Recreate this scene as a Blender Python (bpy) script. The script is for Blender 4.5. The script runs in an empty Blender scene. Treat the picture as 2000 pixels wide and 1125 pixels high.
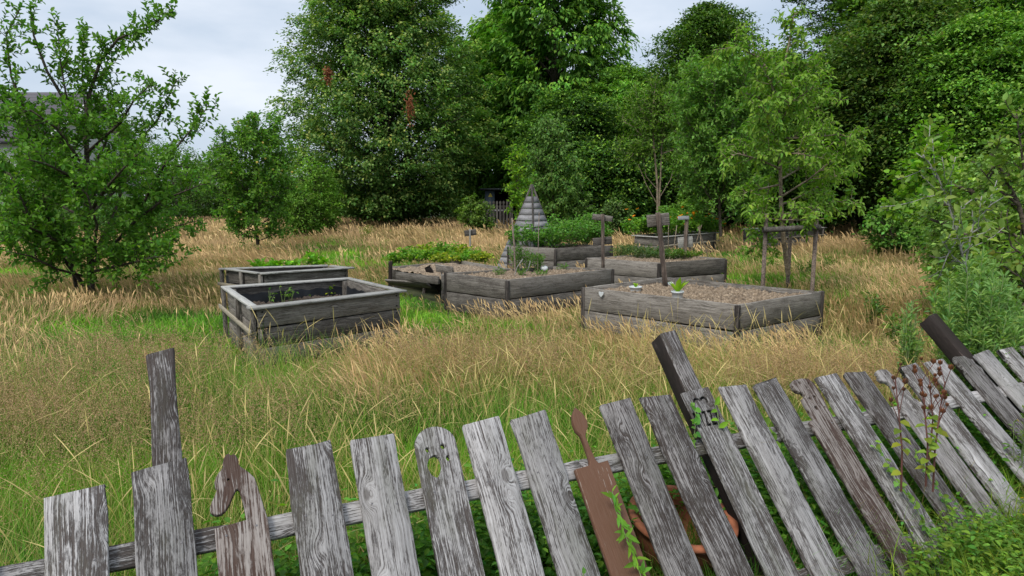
import bpy, math, random
import numpy as np
from mathutils import Matrix, Vector, Euler
R = math.radians
rng = np.random.default_rng(7)
random.seed(7)
col = bpy.context.scene.collection
scene = bpy.context.scene

# ------------------------------------------------------------------ camera
F, HY, H = 1300.0, 385.0, 1.6
PITCH = math.atan((562.5 - HY) / F)
cam = bpy.data.cameras.new('camera'); camo = bpy.data.objects.new('camera', cam); col.objects.link(camo)
cam.sensor_width = 36; cam.lens = F / 2000 * 36; cam.clip_start = 0.05; cam.clip_end = 1500
camo.location = (0, 0, H); camo.rotation_euler = (R(90) - PITCH, 0, 0)
scene.camera = camo

# ------------------------------------------------------------------ world, sun, exposure
SUN_EL, SUN_ROT = R(52), R(215)
w = bpy.data.worlds.new('World'); scene.world = w; w.use_nodes = True
nt = w.node_tree; nt.nodes.clear(); N = nt.nodes.new; LK = nt.links.new
out = N('ShaderNodeOutputWorld'); tc = N('ShaderNodeTexCoord')
sky = N('ShaderNodeTexSky'); sky.sky_type = 'NISHITA'; sky.sun_disc = False
sky.sun_elevation = SUN_EL; sky.sun_rotation = SUN_ROT; sky.dust_density = 2.0
bg1 = N('ShaderNodeBackground'); bg1.inputs[1].default_value = 0.10; LK(sky.outputs[0], bg1.inputs[0])
mp = N('ShaderNodeMapping'); mp.inputs['Scale'].default_value = (1.0, 1.0, 3.2); mp.inputs['Location'].default_value = (3.3, 1.2, 0.35)
LK(tc.outputs['Generated'], mp.inputs[0])
nz = N('ShaderNodeTexNoise'); nz.inputs['Scale'].default_value = 2.2; nz.inputs['Detail'].default_value = 7; nz.inputs['Roughness'].default_value = 0.5
LK(mp.outputs[0], nz.inputs['Vector'])
cr = N('ShaderNodeValToRGB'); cr.color_ramp.elements[0].position = 0.32; cr.color_ramp.elements[0].color = (0.355, 0.435, 0.545, 1)
cr.color_ramp.elements[1].position = 0.66; cr.color_ramp.elements[1].color = (0.66, 0.70, 0.765, 1)
e = cr.color_ramp.elements.new(0.5); e.color = (0.465, 0.535, 0.63, 1)
LK(nz.outputs['Fac'], cr.inputs[0])
sp = N('ShaderNodeSeparateXYZ'); LK(tc.outputs['Generated'], sp.inputs[0])
mr = N('ShaderNodeMapRange'); mr.inputs[1].default_value = 0.3; mr.inputs[2].default_value = 1.0; mr.inputs[3].default_value = 1.0; mr.inputs[4].default_value = 1.7
LK(sp.outputs['Z'], mr.inputs[0])
bg2 = N('ShaderNodeBackground'); LK(cr.outputs[0], bg2.inputs[0]); LK(mr.outputs[0], bg2.inputs[1])
mx = N('ShaderNodeMixShader'); mx.inputs[0].default_value = 0.86
LK(bg1.outputs[0], mx.inputs[1]); LK(bg2.outputs[0], mx.inputs[2]); LK(mx.outputs[0], out.inputs[0])
sun = bpy.data.lights.new('sun', 'SUN'); sun.energy = 1.9; sun.angle = R(20); sun.color = (1.0, 0.96, 0.88)
suno = bpy.data.objects.new('sun', sun); col.objects.link(suno)
suno.rotation_euler = (R(90) - SUN_EL, 0, R(180) - SUN_ROT + R(180) - R(180))
sd = Vector((math.sin(SUN_ROT) * math.cos(SUN_EL), math.cos(SUN_ROT) * math.cos(SUN_EL), math.sin(SUN_EL)))
suno.rotation_euler = sd.to_track_quat('Z', 'Y').to_euler()
scene.view_settings.view_transform = 'Standard'; scene.view_settings.look = 'None'
scene.view_settings.exposure = 0.52; scene.view_settings.gamma = 1.0
scene.cycles.max_bounces = 6; scene.cycles.transparent_max_bounces = 4
scene.cycles.diffuse_bounces = 5; scene.cycles.transmission_bounces = 5

# ------------------------------------------------------------------ helpers
def G(px, py, z=0.0):
    """ground-plan point seen at photo pixel (px,py) at height z"""
    x = px - 1000; up = -(py - 562.5)
    c, s = math.cos(PITCH), math.sin(PITCH)
    fw = F * c + up * s; u = up * c - F * s
    t = (z - H) / u
    return Vector((x * t, fw * t, z))
def GD(px, py, D):
    """3D point at photo pixel and depth D along Y"""
    x = px - 1000; up = -(py - 562.5)
    c, s = math.cos(PITCH), math.sin(PITCH)
    fw = F * c + up * s; u = up * c - F * s
    t = D / fw
    return Vector((x * t, D, H + u * t))

WM = {}
def tag(o, label=None, cat=None, group=None, kind=None):
    if label: o['label'] = label
    if cat: o['category'] = cat
    if group: o['group'] = group
    if kind: o['kind'] = kind
    return o
def empty(name, loc, label=None, cat=None, group=None):
    o = bpy.data.objects.new(name, None); col.objects.link(o); o.location = loc; o.empty_display_size = 0.1
    WM[o.name] = Matrix.Translation(Vector(loc)); return tag(o, label, cat, group)
def obj(name, me, mat, parent=None, M=None, label=None):
    """link a mesh; M is its world matrix"""
    o = bpy.data.objects.new(name, me); col.objects.link(o)
    if mat is not None and len(me.materials) == 0: me.materials.append(mat)
    M = M if M is not None else Matrix.Identity(4)
    WM[o.name] = M.copy()
    if parent is not None:
        o.parent = parent; o.matrix_basis = WM[parent.name].inverted() @ M
    else: o.matrix_basis = M
    if label: o['label'] = label
    return o
def copy_tree(src, loc, rz=0.0, sc=1.0, **kw):
    r = src.copy(); col.objects.link(r); r.location = loc; r.rotation_euler = (0, 0, rz); r.scale = (sc, sc, sc)
    WM[r.name] = Matrix.LocRotScale(Vector(loc), Euler((0, 0, rz)), Vector((sc, sc, sc)))
    for ch in list(src.children):
        c = ch.copy(); col.objects.link(c); c.parent = r
        for g in list(ch.children):
            d = g.copy(); col.objects.link(d); d.parent = c
    tag(r, **kw); return r

def mesh_np(name, V, Q, C=None, smooth=False):
    V = np.ascontiguousarray(V, dtype=np.float32).reshape(-1, 3)
    Q = np.ascontiguousarray(Q, dtype=np.int32); k = Q.shape[1]; n = len(Q)
    me = bpy.data.meshes.new(name)
    me.vertices.add(len(V)); me.vertices.foreach_set('co', V.ravel())
    me.loops.add(n * k); me.loops.foreach_set('vertex_index', Q.ravel())
    me.polygons.add(n); me.polygons.foreach_set('loop_start', np.arange(0, n * k, k, dtype=np.int32))
    me.polygons.foreach_set('loop_total', np.full(n, k, dtype=np.int32))
    if smooth: me.polygons.foreach_set('use_smooth', np.ones(n, dtype=bool))
    if C is not None:
        C = np.asarray(C, dtype=np.float32).reshape(-1, 3)
        a = me.attributes.new('Col', 'FLOAT_COLOR', 'POINT')
        a.data.foreach_set('color', np.concatenate([C, np.ones((len(C), 1), np.float32)], 1).ravel())
    me.update(calc_edges=True); return me
def nrm(v): return v / (np.linalg.norm(v, axis=-1, keepdims=True) + 1e-9)

def hsh(i, j, s=0):
    n = np.sin(i * 127.1 + j * 311.7 + s * 74.7) * 43758.5453
    return n - np.floor(n)
def vnoise(x, y, s=0):
    x = np.asarray(x, float); y = np.asarray(y, float)
    i = np.floor(x); j = np.floor(y); fx = x - i; fy = y - j
    fx = fx * fx * (3 - 2 * fx); fy = fy * fy * (3 - 2 * fy)
    a = hsh(i, j, s); b = hsh(i + 1, j, s); c = hsh(i, j + 1, s); d = hsh(i + 1, j + 1, s)
    return (a * (1 - fx) + b * fx) * (1 - fy) + (c * (1 - fx) + d * fx) * fy

# ---- leaves: kite quads folded along the midrib
def leaf_arrays(P, A, Nn, L, Wd, fold=0.25, droop=0.0):
    A = nrm(A); S = nrm(np.cross(A, Nn)); U = np.cross(S, A)
    L = L[:, None]; Wd = Wd[:, None]
    b = P; t = P + A * L - U * L * droop
    m = P + A * L * 0.45 + U * Wd * fold
    l = m + S * Wd * 0.5; r = m - S * Wd * 0.5
    V = np.stack([b, l, t, r], 1)
    Q = np.arange(len(P) * 4).reshape(-1, 4)
    return V, Q
def leaf_mesh(name, P, A, Nn, L, Wd, C, **k):
    V, Q = leaf_arrays(P, A, Nn, L, Wd, **k)
    return mesh_np(name, V, Q, np.repeat(C, 4, 0))
def leaf6_mesh(name, P, A, Nn, L, Wd, C, fold=0.2, droop=0.2):
    """rounder six-cornered leaf for plants near the camera"""
    A = nrm(A); S = nrm(np.cross(A, Nn)); U = np.cross(S, A)
    L = L[:, None]; Wd = Wd[:, None]
    b = P; t = P + A * L - U * L * droop
    m1 = P + A * L * 0.28; m2 = P + A * L * 0.66 - U * L * droop * 0.4
    u = U * Wd * fold
    V = np.stack([b, m1 + S * Wd * .44 + u, m2 + S * Wd * .42 + u, t, m2 - S * Wd * .42 + u, m1 - S * Wd * .44 + u, m1 - u * .3, m2 - u * .3], 1)
    n = len(P); o = (np.arange(n) * 8)[:, None]
    Q = np.concatenate([o + [0, 1, 2, 7], o + [0, 7, 4, 5], o + [7, 2, 3, 3], o + [7, 3, 4, 4]], 0)
    # triangles are written as separate mesh quads with a midpoint: replace the degenerate corner
    T = np.concatenate([np.concatenate([o + a for a in ([0, 1, 6], [1, 2, 6], [2, 7, 6], [2, 3, 7], [3, 4, 7], [4, 6, 7], [4, 5, 6], [5, 0, 6])], 0)], 0)
    return mesh_np(name, V, T, np.repeat(C, 8, 0))
def vary(base, n, s=0.22, yel=0.12, r=None):
    r = r or rng
    base = np.asarray(base, float)
    if base[1] > base[0] * 1.08: base = base * np.array([1.38, 1.14, .75])
    c = base[None] * np.exp(r.normal(0, s, (n, 1)))
    y = r.normal(0, yel, (n, 1)); c = c * (1 + y * np.array([[1.3, 0.2, -0.8]]))
    return np.clip(c, 0.002, 0.9)

# ---- tubes
def tubes(name, polys, radii, sides=6, smooth=True):
    Vs, Qs, off = [], [], 0
    ang = np.linspace(0, 2 * np.pi, sides, endpoint=False)
    for P, r in zip(polys, radii):
        P = np.asarray(P, float); r = np.broadcast_to(np.asarray(r, float), (len(P),))
        T = nrm(np.gradient(P, axis=0))
        ref = np.array([0, 0, 1.0]) if abs(T[0][2]) < 0.9 else np.array([1.0, 0, 0])
        A = nrm(np.cross(T, ref)); B = np.cross(T, A)
        V = P[:, None] + (A[:, None] * np.cos(ang)[None, :, None] + B[:, None] * np.sin(ang)[None, :, None]) * r[:, None, None]
        k = len(P); Vs.append(V.reshape(-1, 3))
        i = np.arange(k - 1)[:, None] * sides; j = np.arange(sides)[None]; j2 = (j + 1) % sides
        q = np.stack([i + j, i + j2, i + sides + j2, i + sides + j], -1).reshape(-1, 4) + off
        Qs.append(q); off += k * sides
        c0 = len(Vs)  # end cap as a small fan of quads
        Vs.append(P[-1:][:] + T[-1:] * r[-1] * 0.3); cap = off; off += 1
        b = cap - sides
        for s in range(0, sides, 2): Qs.append(np.array([[b + s, b + (s + 1) % sides, b + (s + 2) % sides, cap]]))
    return mesh_np(name, np.concatenate(Vs), np.concatenate(Qs), smooth=smooth)

# ---- prisms with a chamfered section, length along local Y, grain along Y
def prism(name, wx, L, tz, ch=0.003, seg=8, jit=0.0015, x0=0.0, z1=0.0, slant=0.0, taper=0.0):
    """x in [x0,x0+wx], y in [0,L], z in [z1-tz,z1]"""
    V = []; c = ch
    sec = [(c, 0), (wx - c, 0), (wx, -c), (wx, -tz + c), (wx - c, -tz), (c, -tz), (0, -tz + c), (0, -c)]
    rows = np.concatenate([[0, c], np.linspace(c, L - c, seg + 1)[1:-1], [L - c, L]])
    for ri, y in enumerate(rows):
        ins = c if ri in (0, len(rows) - 1) else 0
        wob = rng.normal(0, jit, 2)
        for (x, z) in sec:
            xx = min(max(x, ins), wx - ins); zz = min(max(z, -tz + ins), -ins)
            f = y / L; yy = y + slant * (xx / wx - 0.5) * f
            xx = wx / 2 + (xx - wx / 2) * (1 - taper * f)
            V.append((x0 + xx + (wob[0] if x > wx / 2 else wob[1]), yy, z1 + zz))
    n = len(rows); Q = []
    for i in range(n - 1):
        for j in range(8): Q.append((i * 8 + j, i * 8 + (j + 1) % 8, (i + 1) * 8 + (j + 1) % 8, (i + 1) * 8 + j))
    b = 0; Q += [(b + 7, b + 6, b + 1, b + 0), (b + 6, b + 5, b + 2, b + 1), (b + 5, b + 4, b + 3, b + 2)]
    b = (n - 1) * 8; Q += [(b, b + 1, b + 6, b + 7), (b + 1, b + 2, b + 5, b + 6), (b + 2, b + 3, b + 4, b + 5)]
    return mesh_np(name, V, Q)
def frame(o, y, x):
    """matrix at o with local Y along y, local X near x"""
    y = Vector(y).normalized(); x = Vector(x); x = (x - y * x.dot(y)).normalized(); z = x.cross(y)
    return Matrix(((x.x, y.x, z.x, o[0]), (x.y, y.y, z.y, o[1]), (x.z, y.z, z.z, o[2]), (0, 0, 0, 1)))
def bar(name, p0, p1, wx, tz, mat, parent, xdir=(0, 0, 1), **k):
    """board from p0 to p1; wx measured along xdir, centred on the line"""
    p0 = Vector(p0); p1 = Vector(p1); L = (p1 - p0).length
    me = prism(name, wx, L, tz, x0=-wx / 2, z1=tz / 2, **k)
    return obj(name, me, mat, parent, frame(p0, p1 - p0, xdir))
def curve_plate(name, polys, th, bev=.002):
    cu = bpy.data.curves.new(name, 'CURVE'); cu.dimensions = '2D'; cu.fill_mode = 'BOTH'; cu.extrude = th / 2 - bev
    cu.bevel_depth = bev; cu.bevel_resolution = 0; cu.offset = -bev
    for pl in polys:
        s = cu.splines.new('POLY'); s.points.add(len(pl) - 1)
        for i, (x, y) in enumerate(pl): s.points[i].co = (x, y, 0, 1)
        s.use_cyclic_u = True
    to = bpy.data.objects.new(name + '_tmp', cu); me = bpy.data.meshes.new_from_object(to)
    bpy.data.objects.remove(to); bpy.data.curves.remove(cu); me.name = name
    co = np.zeros(len(me.vertices) * 3, np.float32); me.vertices.foreach_get('co', co); co = co.reshape(-1, 3); co[:, 2] -= th / 2
    me.vertices.foreach_set('co', co.ravel()); me.materials.clear(); return me
def ell(cx, cy, rx, ry, n=16, rot=0, a0=0, a1=2 * math.pi):
    r = []
    for i in range(n):
        a = a0 + (a1 - a0) * i / n; x, y = rx * math.cos(a), ry * math.sin(a)
        r.append((cx + x * math.cos(rot) - y * math.sin(rot), cy + x * math.sin(rot) + y * math.cos(rot)))
    return r
def smooth_poly(pts, it=2):
    for _ in range(it):
        q = []
        for i in range(len(pts)):
            a, b = pts[i], pts[(i + 1) % len(pts)]
            q += [(a[0] * .75 + b[0] * .25, a[1] * .75 + b[1] * .25), (a[0] * .25 + b[0] * .75, a[1] * .25 + b[1] * .75)]
        pts = q
    return pts

# ------------------------------------------------------------------ materials
def mat_new(name):
    m = bpy.data.materials.new(name); m.use_nodes = True; n = m.node_tree
    n.nodes.clear(); return m, n.nodes.new, n.links.new
def plain(name, c, rough=0.7, var=0.2, sc=20, bump=0.3, metal=0.0):
    m, N, LK = mat_new(name); o = N('ShaderNodeOutputMaterial'); p = N('ShaderNodeBsdfPrincipled'); LK(p.outputs[0], o.inputs[0])
    t = N('ShaderNodeTexCoord'); z = N('ShaderNodeTexNoise'); z.inputs['Scale'].default_value = sc; z.inputs['Detail'].default_value = 6
    LK(t.outputs['Object'], z.inputs['Vector'])
    r = N('ShaderNodeValToRGB'); c = np.array(c)
    r.color_ramp.elements[0].position = .3; r.color_ramp.elements[1].position = .7
    r.color_ramp.elements[0].color = (*(c * (1 - var)), 1); r.color_ramp.elements[1].color = (*np.clip(c * (1 + var), 0, 1), 1)
    LK(z.outputs['Fac'], r.inputs[0]); LK(r.outputs[0], p.inputs['Base Color'])
    p.inputs['Roughness'].default_value = rough; p.inputs['Metallic'].default_value = metal
    b = N('ShaderNodeBump'); b.inputs['Strength'].default_value = bump; b.inputs['Distance'].default_value = .01
    LK(z.outputs['Fac'], b.inputs['Height']); LK(b.outputs[0], p.inputs['Normal']); return m
def leaf_mat(name, trans=0.35, rough=0.5, tint=(1.0, 1.25, 0.45), spec=0.35):
    m, N, LK = mat_new(name); o = N('ShaderNodeOutputMaterial'); p = N('ShaderNodeBsdfPrincipled')
    a = N('ShaderNodeAttribute'); a.attribute_name = 'Col'; LK(a.outputs['Color'], p.inputs['Base Color'])
    p.inputs['Roughness'].default_value = rough; p.inputs['Specular IOR Level'].default_value = spec
    t = N('ShaderNodeBsdfTranslucent'); mul = N('ShaderNodeMix'); mul.data_type = 'RGBA'; mul.blend_type = 'MULTIPLY'; mul.inputs[0].default_value = 1
    LK(a.outputs['Color'], mul.inputs[6]); mul.inputs[7].default_value = (*tint, 1); LK(mul.outputs[2], t.inputs[0])
    x = N('ShaderNodeMixShader'); x.inputs[0].default_value = trans; LK(p.outputs[0], x.inputs[1]); LK(t.outputs[0], x.inputs[2]); LK(x.outputs[0], o.inputs[0]); return m
def wood(name, light, dark, mid, thr=0.5, soft=0.08, knots=1.0, line=150., rough=0.85, blotch=0.5, bump=0.5, stain=None, flk=.25):
    """weathered board, grain along local Y"""
    m, N, LK = mat_new(name); o = N('ShaderNodeOutputMaterial'); p = N('ShaderNodeBsdfPrincipled'); LK(p.outputs[0], o.inputs[0])
    t = N('ShaderNodeTexCoord'); inf = N('ShaderNodeObjectInfo')
    def M(op, a, b=None, c=None):
        n = N('ShaderNodeMath'); n.operation = op
        for i, v in enumerate((a, b, c)):
            if v is None: continue
            if isinstance(v, (int, float)): n.inputs[i].default_value = v
            else: LK(v, n.inputs[i])
        return n.outputs[0]
    off = N('ShaderNodeCombineXYZ'); LK(M('MULTIPLY', inf.outputs['Random'], 37.0), off.inputs[0]); LK(M('MULTIPLY', inf.outputs['Random'], 91.0), off.inputs[1]); LK(M('MULTIPLY', inf.outputs['Random'], 13.0), off.inputs[2])
    va = N('ShaderNodeVectorMath'); va.operation = 'ADD'; LK(t.outputs['Object'], va.inputs[0]); LK(off.outputs[0], va.inputs[1])
    s = N('ShaderNodeSeparateXYZ'); LK(va.outputs[0], s.inputs[0])
    X, Y, Z = s.outputs
    def comb(a, b, c):
        k = N('ShaderNodeCombineXYZ')
        for i, v in enumerate((a, b, c)):
            if isinstance(v, (int, float)): k.inputs[i].default_value = v
            else: LK(v, k.inputs[i])
        return k.outputs[0]
    def noise(vec, det=3, ro=.5, sc=1.0):
        k = N('ShaderNodeTexNoise'); k.inputs['Scale'].default_value = sc; k.inputs['Detail'].default_value = det; k.inputs['Roughness'].default_value = ro
        LK(vec, k.inputs['Vector']); return k.outputs['Fac']
    # knots
    vo = N('ShaderNodeTexVoronoi'); vo.inputs['Scale'].default_value = 1.0; vo.inputs['Randomness'].default_value = 1.0
    LK(comb(M('MULTIPLY', X, 9.0), M('MULTIPLY', Y, 4.5), 0.0), vo.inputs['Vector'])
    dk = vo.outputs['Distance']
    kb = N('ShaderNodeMapRange'); kb.interpolation_type = 'SMOOTHERSTEP'; kb.inputs[1].default_value = 0.02; kb.inputs[2].default_value = 0.42; kb.inputs[3].default_value = 1; kb.inputs[4].default_value = 0
    LK(dk, kb.inputs[0])
    sw = M('MULTIPLY', M('SUBTRACT', noise(comb(M('MULTIPLY', X, 5.0), M('MULTIPLY', Y, 2.2), Z), 2), .5), 0.045)
    xw = M('ADD', M('ADD', X, sw), M('MULTIPLY', kb.outputs[0], 0.035 * knots))
    ln = noise(comb(M('MULTIPLY', xw, line), M('MULTIPLY', Y, 3.5), M('MULTIPLY', Z, 60.0)), 3, .62)
    ln2 = noise(comb(M('MULTIPLY', xw, line * 3.3), M('MULTIPLY', Y, 14.0), M('MULTIPLY', Z, 90.0)), 2, .6)
    pa = noise(comb(M('MULTIPLY', X, 16.0), M('MULTIPLY', Y, 5.0), M('MULTIPLY', Z, 10.0)), 4, .6)
    fl = noise(comb(M('MULTIPLY', X, 170.0), M('MULTIPLY', Y, 34.0), M('MULTIPLY', Z, 120.0)), 4, .75)
    def mr_(v, lo, hi, a=0., b=1.):
        k = N('ShaderNodeMapRange'); k.inputs[1].default_value = lo; k.inputs[2].default_value = hi; k.inputs[3].default_value = a; k.inputs[4].default_value = b; LK(v, k.inputs[0]); return k.outputs[0]
    gr = mr_(M('ADD', M('ADD', M('MULTIPLY', ln, .5), M('MULTIPLY', ln2, .3)), M('MULTIPLY', fl, .2)), .39, .58)
    pe = M('ADD', M('ADD', M('MULTIPLY', pa, blotch), M('MULTIPLY', ln, .5)), M('MULTIPLY', fl, flk))
    pe = M('MULTIPLY', pe, 1.0 / (blotch + .5 + flk))
    tv = M('MULTIPLY', M('SUBTRACT', M('FRACT', M('MULTIPLY', inf.outputs['Random'], 7.31)), .5), .07); pe = M('ADD', pe, tv)
    peel = mr_(pe, thr - soft * .5, thr + soft * .5)
    def mixc(fa, c1, c2):
        k = N('ShaderNodeMix'); k.data_type = 'RGBA'; LK(fa, k.inputs[0])
        for i, c in ((6, c1), (7, c2)):
            if isinstance(c, tuple): k.inputs[i].default_value = (*c, 1)
            else: LK(c, k.inputs[i])
        return k.outputs[2]
    lite = mixc(gr, tuple(mid), tuple(light)); drk = mixc(mr_(ln2, .4, .62), tuple(dark), tuple(np.array(dark) * .55 + np.array(mid) * .45))
    rr_ = mixc(peel, drk, lite)
    class _r: outputs = [rr_]
    r = _r
    f = M('ADD', M('MULTIPLY', peel, .6), M('MULTIPLY', gr, .4))
    # knot core
    kc = N('ShaderNodeMapRange'); kc.inputs[1].default_value = 0.10; kc.inputs[2].default_value = 0.14; kc.inputs[3].default_value = .75 * min(knots, 1); kc.inputs[4].default_value = 0; LK(dk, kc.inputs[0])
    mk = N('ShaderNodeMix'); mk.data_type = 'RGBA'; LK(kc.outputs[0], mk.inputs[0]); LK(r.outputs[0], mk.inputs[6]); mk.inputs[7].default_value = (*(np.array(dark) * .6 + np.array(mid) * .4), 1)
    # board to board tone
    hv = N('ShaderNodeHueSaturation'); LK(mk.outputs[2], hv.inputs['Color']); LK(M('MULTIPLY_ADD', inf.outputs['Random'], .45, .76), hv.inputs['Value'])
    last = hv.outputs[0]
    if stain:
        st = noise(comb(M('MULTIPLY', X, 11.0), M('MULTIPLY', Y, 2.6), M('MULTIPLY', Z, 5.0)), 6, .7)
        sr = N('ShaderNodeMapRange'); sr.inputs[1].default_value = .5; sr.inputs[2].default_value = .68; sr.inputs[3].default_value = 0; sr.inputs[4].default_value = .4; LK(st, sr.inputs[0])
        ms = N('ShaderNodeMix'); ms.data_type = 'RGBA'; LK(sr.outputs[0], ms.inputs[0]); LK(last, ms.inputs[6]); ms.inputs[7].default_value = (*stain, 1); last = ms.outputs[2]
    LK(last, p.inputs['Base Color']); p.inputs['Roughness'].default_value = rough; p.inputs['Specular IOR Level'].default_value = .25
    b = N('ShaderNodeBump'); b.inputs['Strength'].default_value = bump; b.inputs['Distance'].default_value = .003
    LK(f, b.inputs['Height']); LK(b.outputs[0], p.inputs['Normal']); return m

M_fence = wood('peeling_white_wood', (.40, .38, .37), (.055, .042, .036), (.175, .158, .148), thr=.466, soft=.06, stain=(.135, .135, .095), knots=1.0, line=290, blotch=.42, bump=1.0, flk=.42)
M_fence_d = wood('bare_dark_wood', (.29, .27, .26), (.043, .031, .026), (.115, .10, .09), thr=.49, soft=.06, stain=(.085, .085, .06), knots=.8, line=290, blotch=.42, bump=1.0, flk=.42)
M_brown = wood('brown_figure_wood', (.26, .23, .21), (.048, .027, .020), (.13, .095, .078), thr=.52, soft=.04, knots=.5, line=170, blotch=.4, bump=.7)
M_spoon = wood('fresh_brown_wood', (.28, .22, .18), (.115, .055, .032), (.16, .095, .065), thr=.575, soft=.03, knots=.3, line=170, blotch=.4, bump=.5)
M_end = wood('dark_saw_wood', (.12, .09, .08), (.018, .013, .011), (.035, .026, .022), thr=.6, soft=.1, knots=.2, line=90)
M_bed = wood('weathered_bed_wood', (.265, .24, .21), (.045, .037, .031), (.125, .108, .09), thr=0.47, soft=.13, knots=.5, line=240, blotch=.32, bump=.8, flk=.3, stain=(.07, .058, .048))
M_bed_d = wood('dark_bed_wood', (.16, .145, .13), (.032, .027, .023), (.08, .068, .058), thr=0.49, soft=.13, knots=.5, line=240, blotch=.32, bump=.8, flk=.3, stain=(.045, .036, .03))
M_bed_k = wood('black_corner_wood', (.10, .085, .075), (.018, .015, .013), (.04, .033, .029), thr=.5, soft=.1, knots=.2, line=120)
M_rim = wood('pale_rim_wood', (.40, .39, .36), (.13, .12, .105), (.25, .24, .22), thr=0.42, soft=.13, knots=.5, line=240, blotch=.32, bump=.8, flk=.3, stain=(.15, .145, .12))
M_inner = wood('inner_bed_wood', (.38, .33, .25), (.10, .08, .055), (.22, .19, .14), thr=0.44, soft=.13, knots=.5, line=240, blotch=.32, bump=.8, flk=.3, stain=None)
M_shingle = wood('grey_shingle_wood', (.30, .29, .295), (.09, .085, .085), (.18, .175, .175), thr=0.44, soft=.13, knots=.5, line=240, blotch=.32, bump=.8, flk=.3, stain=None)
M_bark = wood('bark', (.17, .135, .10), (.035, .028, .02), (.085, .068, .05), thr=.5, soft=.12, knots=.2, line=40, bump=1.0)
M_bark_pale = wood('pale_bark', (.30, .24, .17), (.10, .075, .05), (.19, .15, .105), thr=.5, soft=.12, knots=.1, line=40, bump=.6)
M_post = wood('brown_post_wood', (.26, .20, .16), (.07, .052, .042), (.15, .115, .095), thr=.5, soft=.14, knots=.3, line=60)
M_black = plain('black_liner', (.018, .020, .024), .35, .3, 9, 1.0)
M_leaf = leaf_mat('leaf', .38, .6, spec=.2); M_leafd = leaf_mat('leaf_dense', .32, .6, spec=.18)
M_grass = leaf_mat('grass_blade', .35, .6, (1.0, 1.1, .6), spec=.2)
M_dry = leaf_mat('dry_grass', .3, .7, (1, .95, .8), spec=.15)
M_flower = leaf_mat('petal', .3, .6, (1, .9, .5), spec=.2)
M_white = plain('white_plastic', (.52, .54, .54), .35, .06, 30, .1)
M_terra = plain('terracotta', (.33, .115, .055), .85, .42, 9, .5)
M_iron = plain('dark_steel_box', (.030, .036, .042), .6, .2, 3, .1)
M_box = plain('slate_blue_box', (.065, .085, .105), .6, .15, 3, .1)
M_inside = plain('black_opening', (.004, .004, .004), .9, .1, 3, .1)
M_yel = plain('yellow_sign', (.55, .42, .03), .5, .1, 30, .1)
M_pipe = plain('grey_pipe', (.17, .18, .18), .5, .1, 30, .1)
M_screw = plain('screw_metal', (.16, .15, .15), .6, .1, 30, .1, .5)
M_bolt = plain('dark_bolt', (.02, .02, .02), .5, .1, 30, .1, .3)

# ------------------------------------------------------------------ ground
def soil_mat(name, a, b, c, sc=8):
    m, N, LK = mat_new(name); o = N('ShaderNodeOutputMaterial'); p = N('ShaderNodeBsdfPrincipled'); LK(p.outputs[0], o.inputs[0])
    t = N('ShaderNodeTexCoord'); z = N('ShaderNodeTexNoise'); z.inputs['Scale'].default_value = sc; z.inputs['Detail'].default_value = 8; z.inputs['Roughness'].default_value = .7
    LK(t.outputs['Object'], z.inputs['Vector']); r = N('ShaderNodeValToRGB'); LK(z.outputs['Fac'], r.inputs[0])
    r.color_ramp.elements[0].position = .35; r.color_ramp.elements[0].color = (*a, 1); r.color_ramp.elements[1].position = .68; r.color_ramp.elements[1].color = (*c, 1)
    e = r.color_ramp.elements.new(.52); e.color = (*b, 1); LK(r.outputs[0], p.inputs['Base Color']); p.inputs['Roughness'].default_value = .95
    bm = N('ShaderNodeBump'); bm.inputs['Strength'].default_value = .6; bm.inputs['Distance'].default_value = .02; LK(z.outputs['Fac'], bm.inputs['Height']); LK(bm.outputs[0], p.inputs['Normal']); return m
M_ground = soil_mat('meadow_soil', (.030, .042, .015), (.065, .075, .028), (.13, .115, .055), 1.5)
M_soil = soil_mat('clod_soil', (.07, .048, .03), (.22, .16, .105), (.42, .33, .23), 30)
M_soil_d = soil_mat('dark_soil', (.025, .018, .013), (.06, .042, .03), (.12, .09, .065), 30)
def grid(name, x0, x1, y0, y1, nx, ny, zf):
    xs = np.linspace(x0, x1, nx); ys = np.linspace(y0, y1, ny); X, Y = np.meshgrid(xs, ys)
    V = np.stack([X, Y, zf(X, Y)], -1).reshape(-1, 3)
    i = np.arange(ny - 1)[:, None] * nx; j = np.arange(nx - 1)[None]
    Q = np.stack([i + j, i + j + 1, i + nx + j + 1, i + nx + j], -1).reshape(-1, 4)
    return mesh_np(name, V, Q, smooth=True)
def hz(x, y):
    d = np.hypot(x, y)
    return (vnoise(np.asarray(x) * .6, np.asarray(y) * .6, 3) - .5) * .07 * np.clip(1.4 - d / 40, 0, 1)
gs = np.sign(np.linspace(-1, 1, 161)) * np.abs(np.linspace(-1, 1, 161)) ** 3 * 600
X, Y = np.meshgrid(gs, gs); V = np.stack([X, Y + 6, hz(X, Y + 6) - .01], -1).reshape(-1, 3)
i = np.arange(160)[:, None] * 161; j = np.arange(160)[None]
g = obj('ground', mesh_np('ground', V, np.stack([i + j, i + j + 1, i + 162 + j, i + 161 + j], -1).reshape(-1, 4), smooth=True), M_ground)
tag(g, kind='structure')

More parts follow.
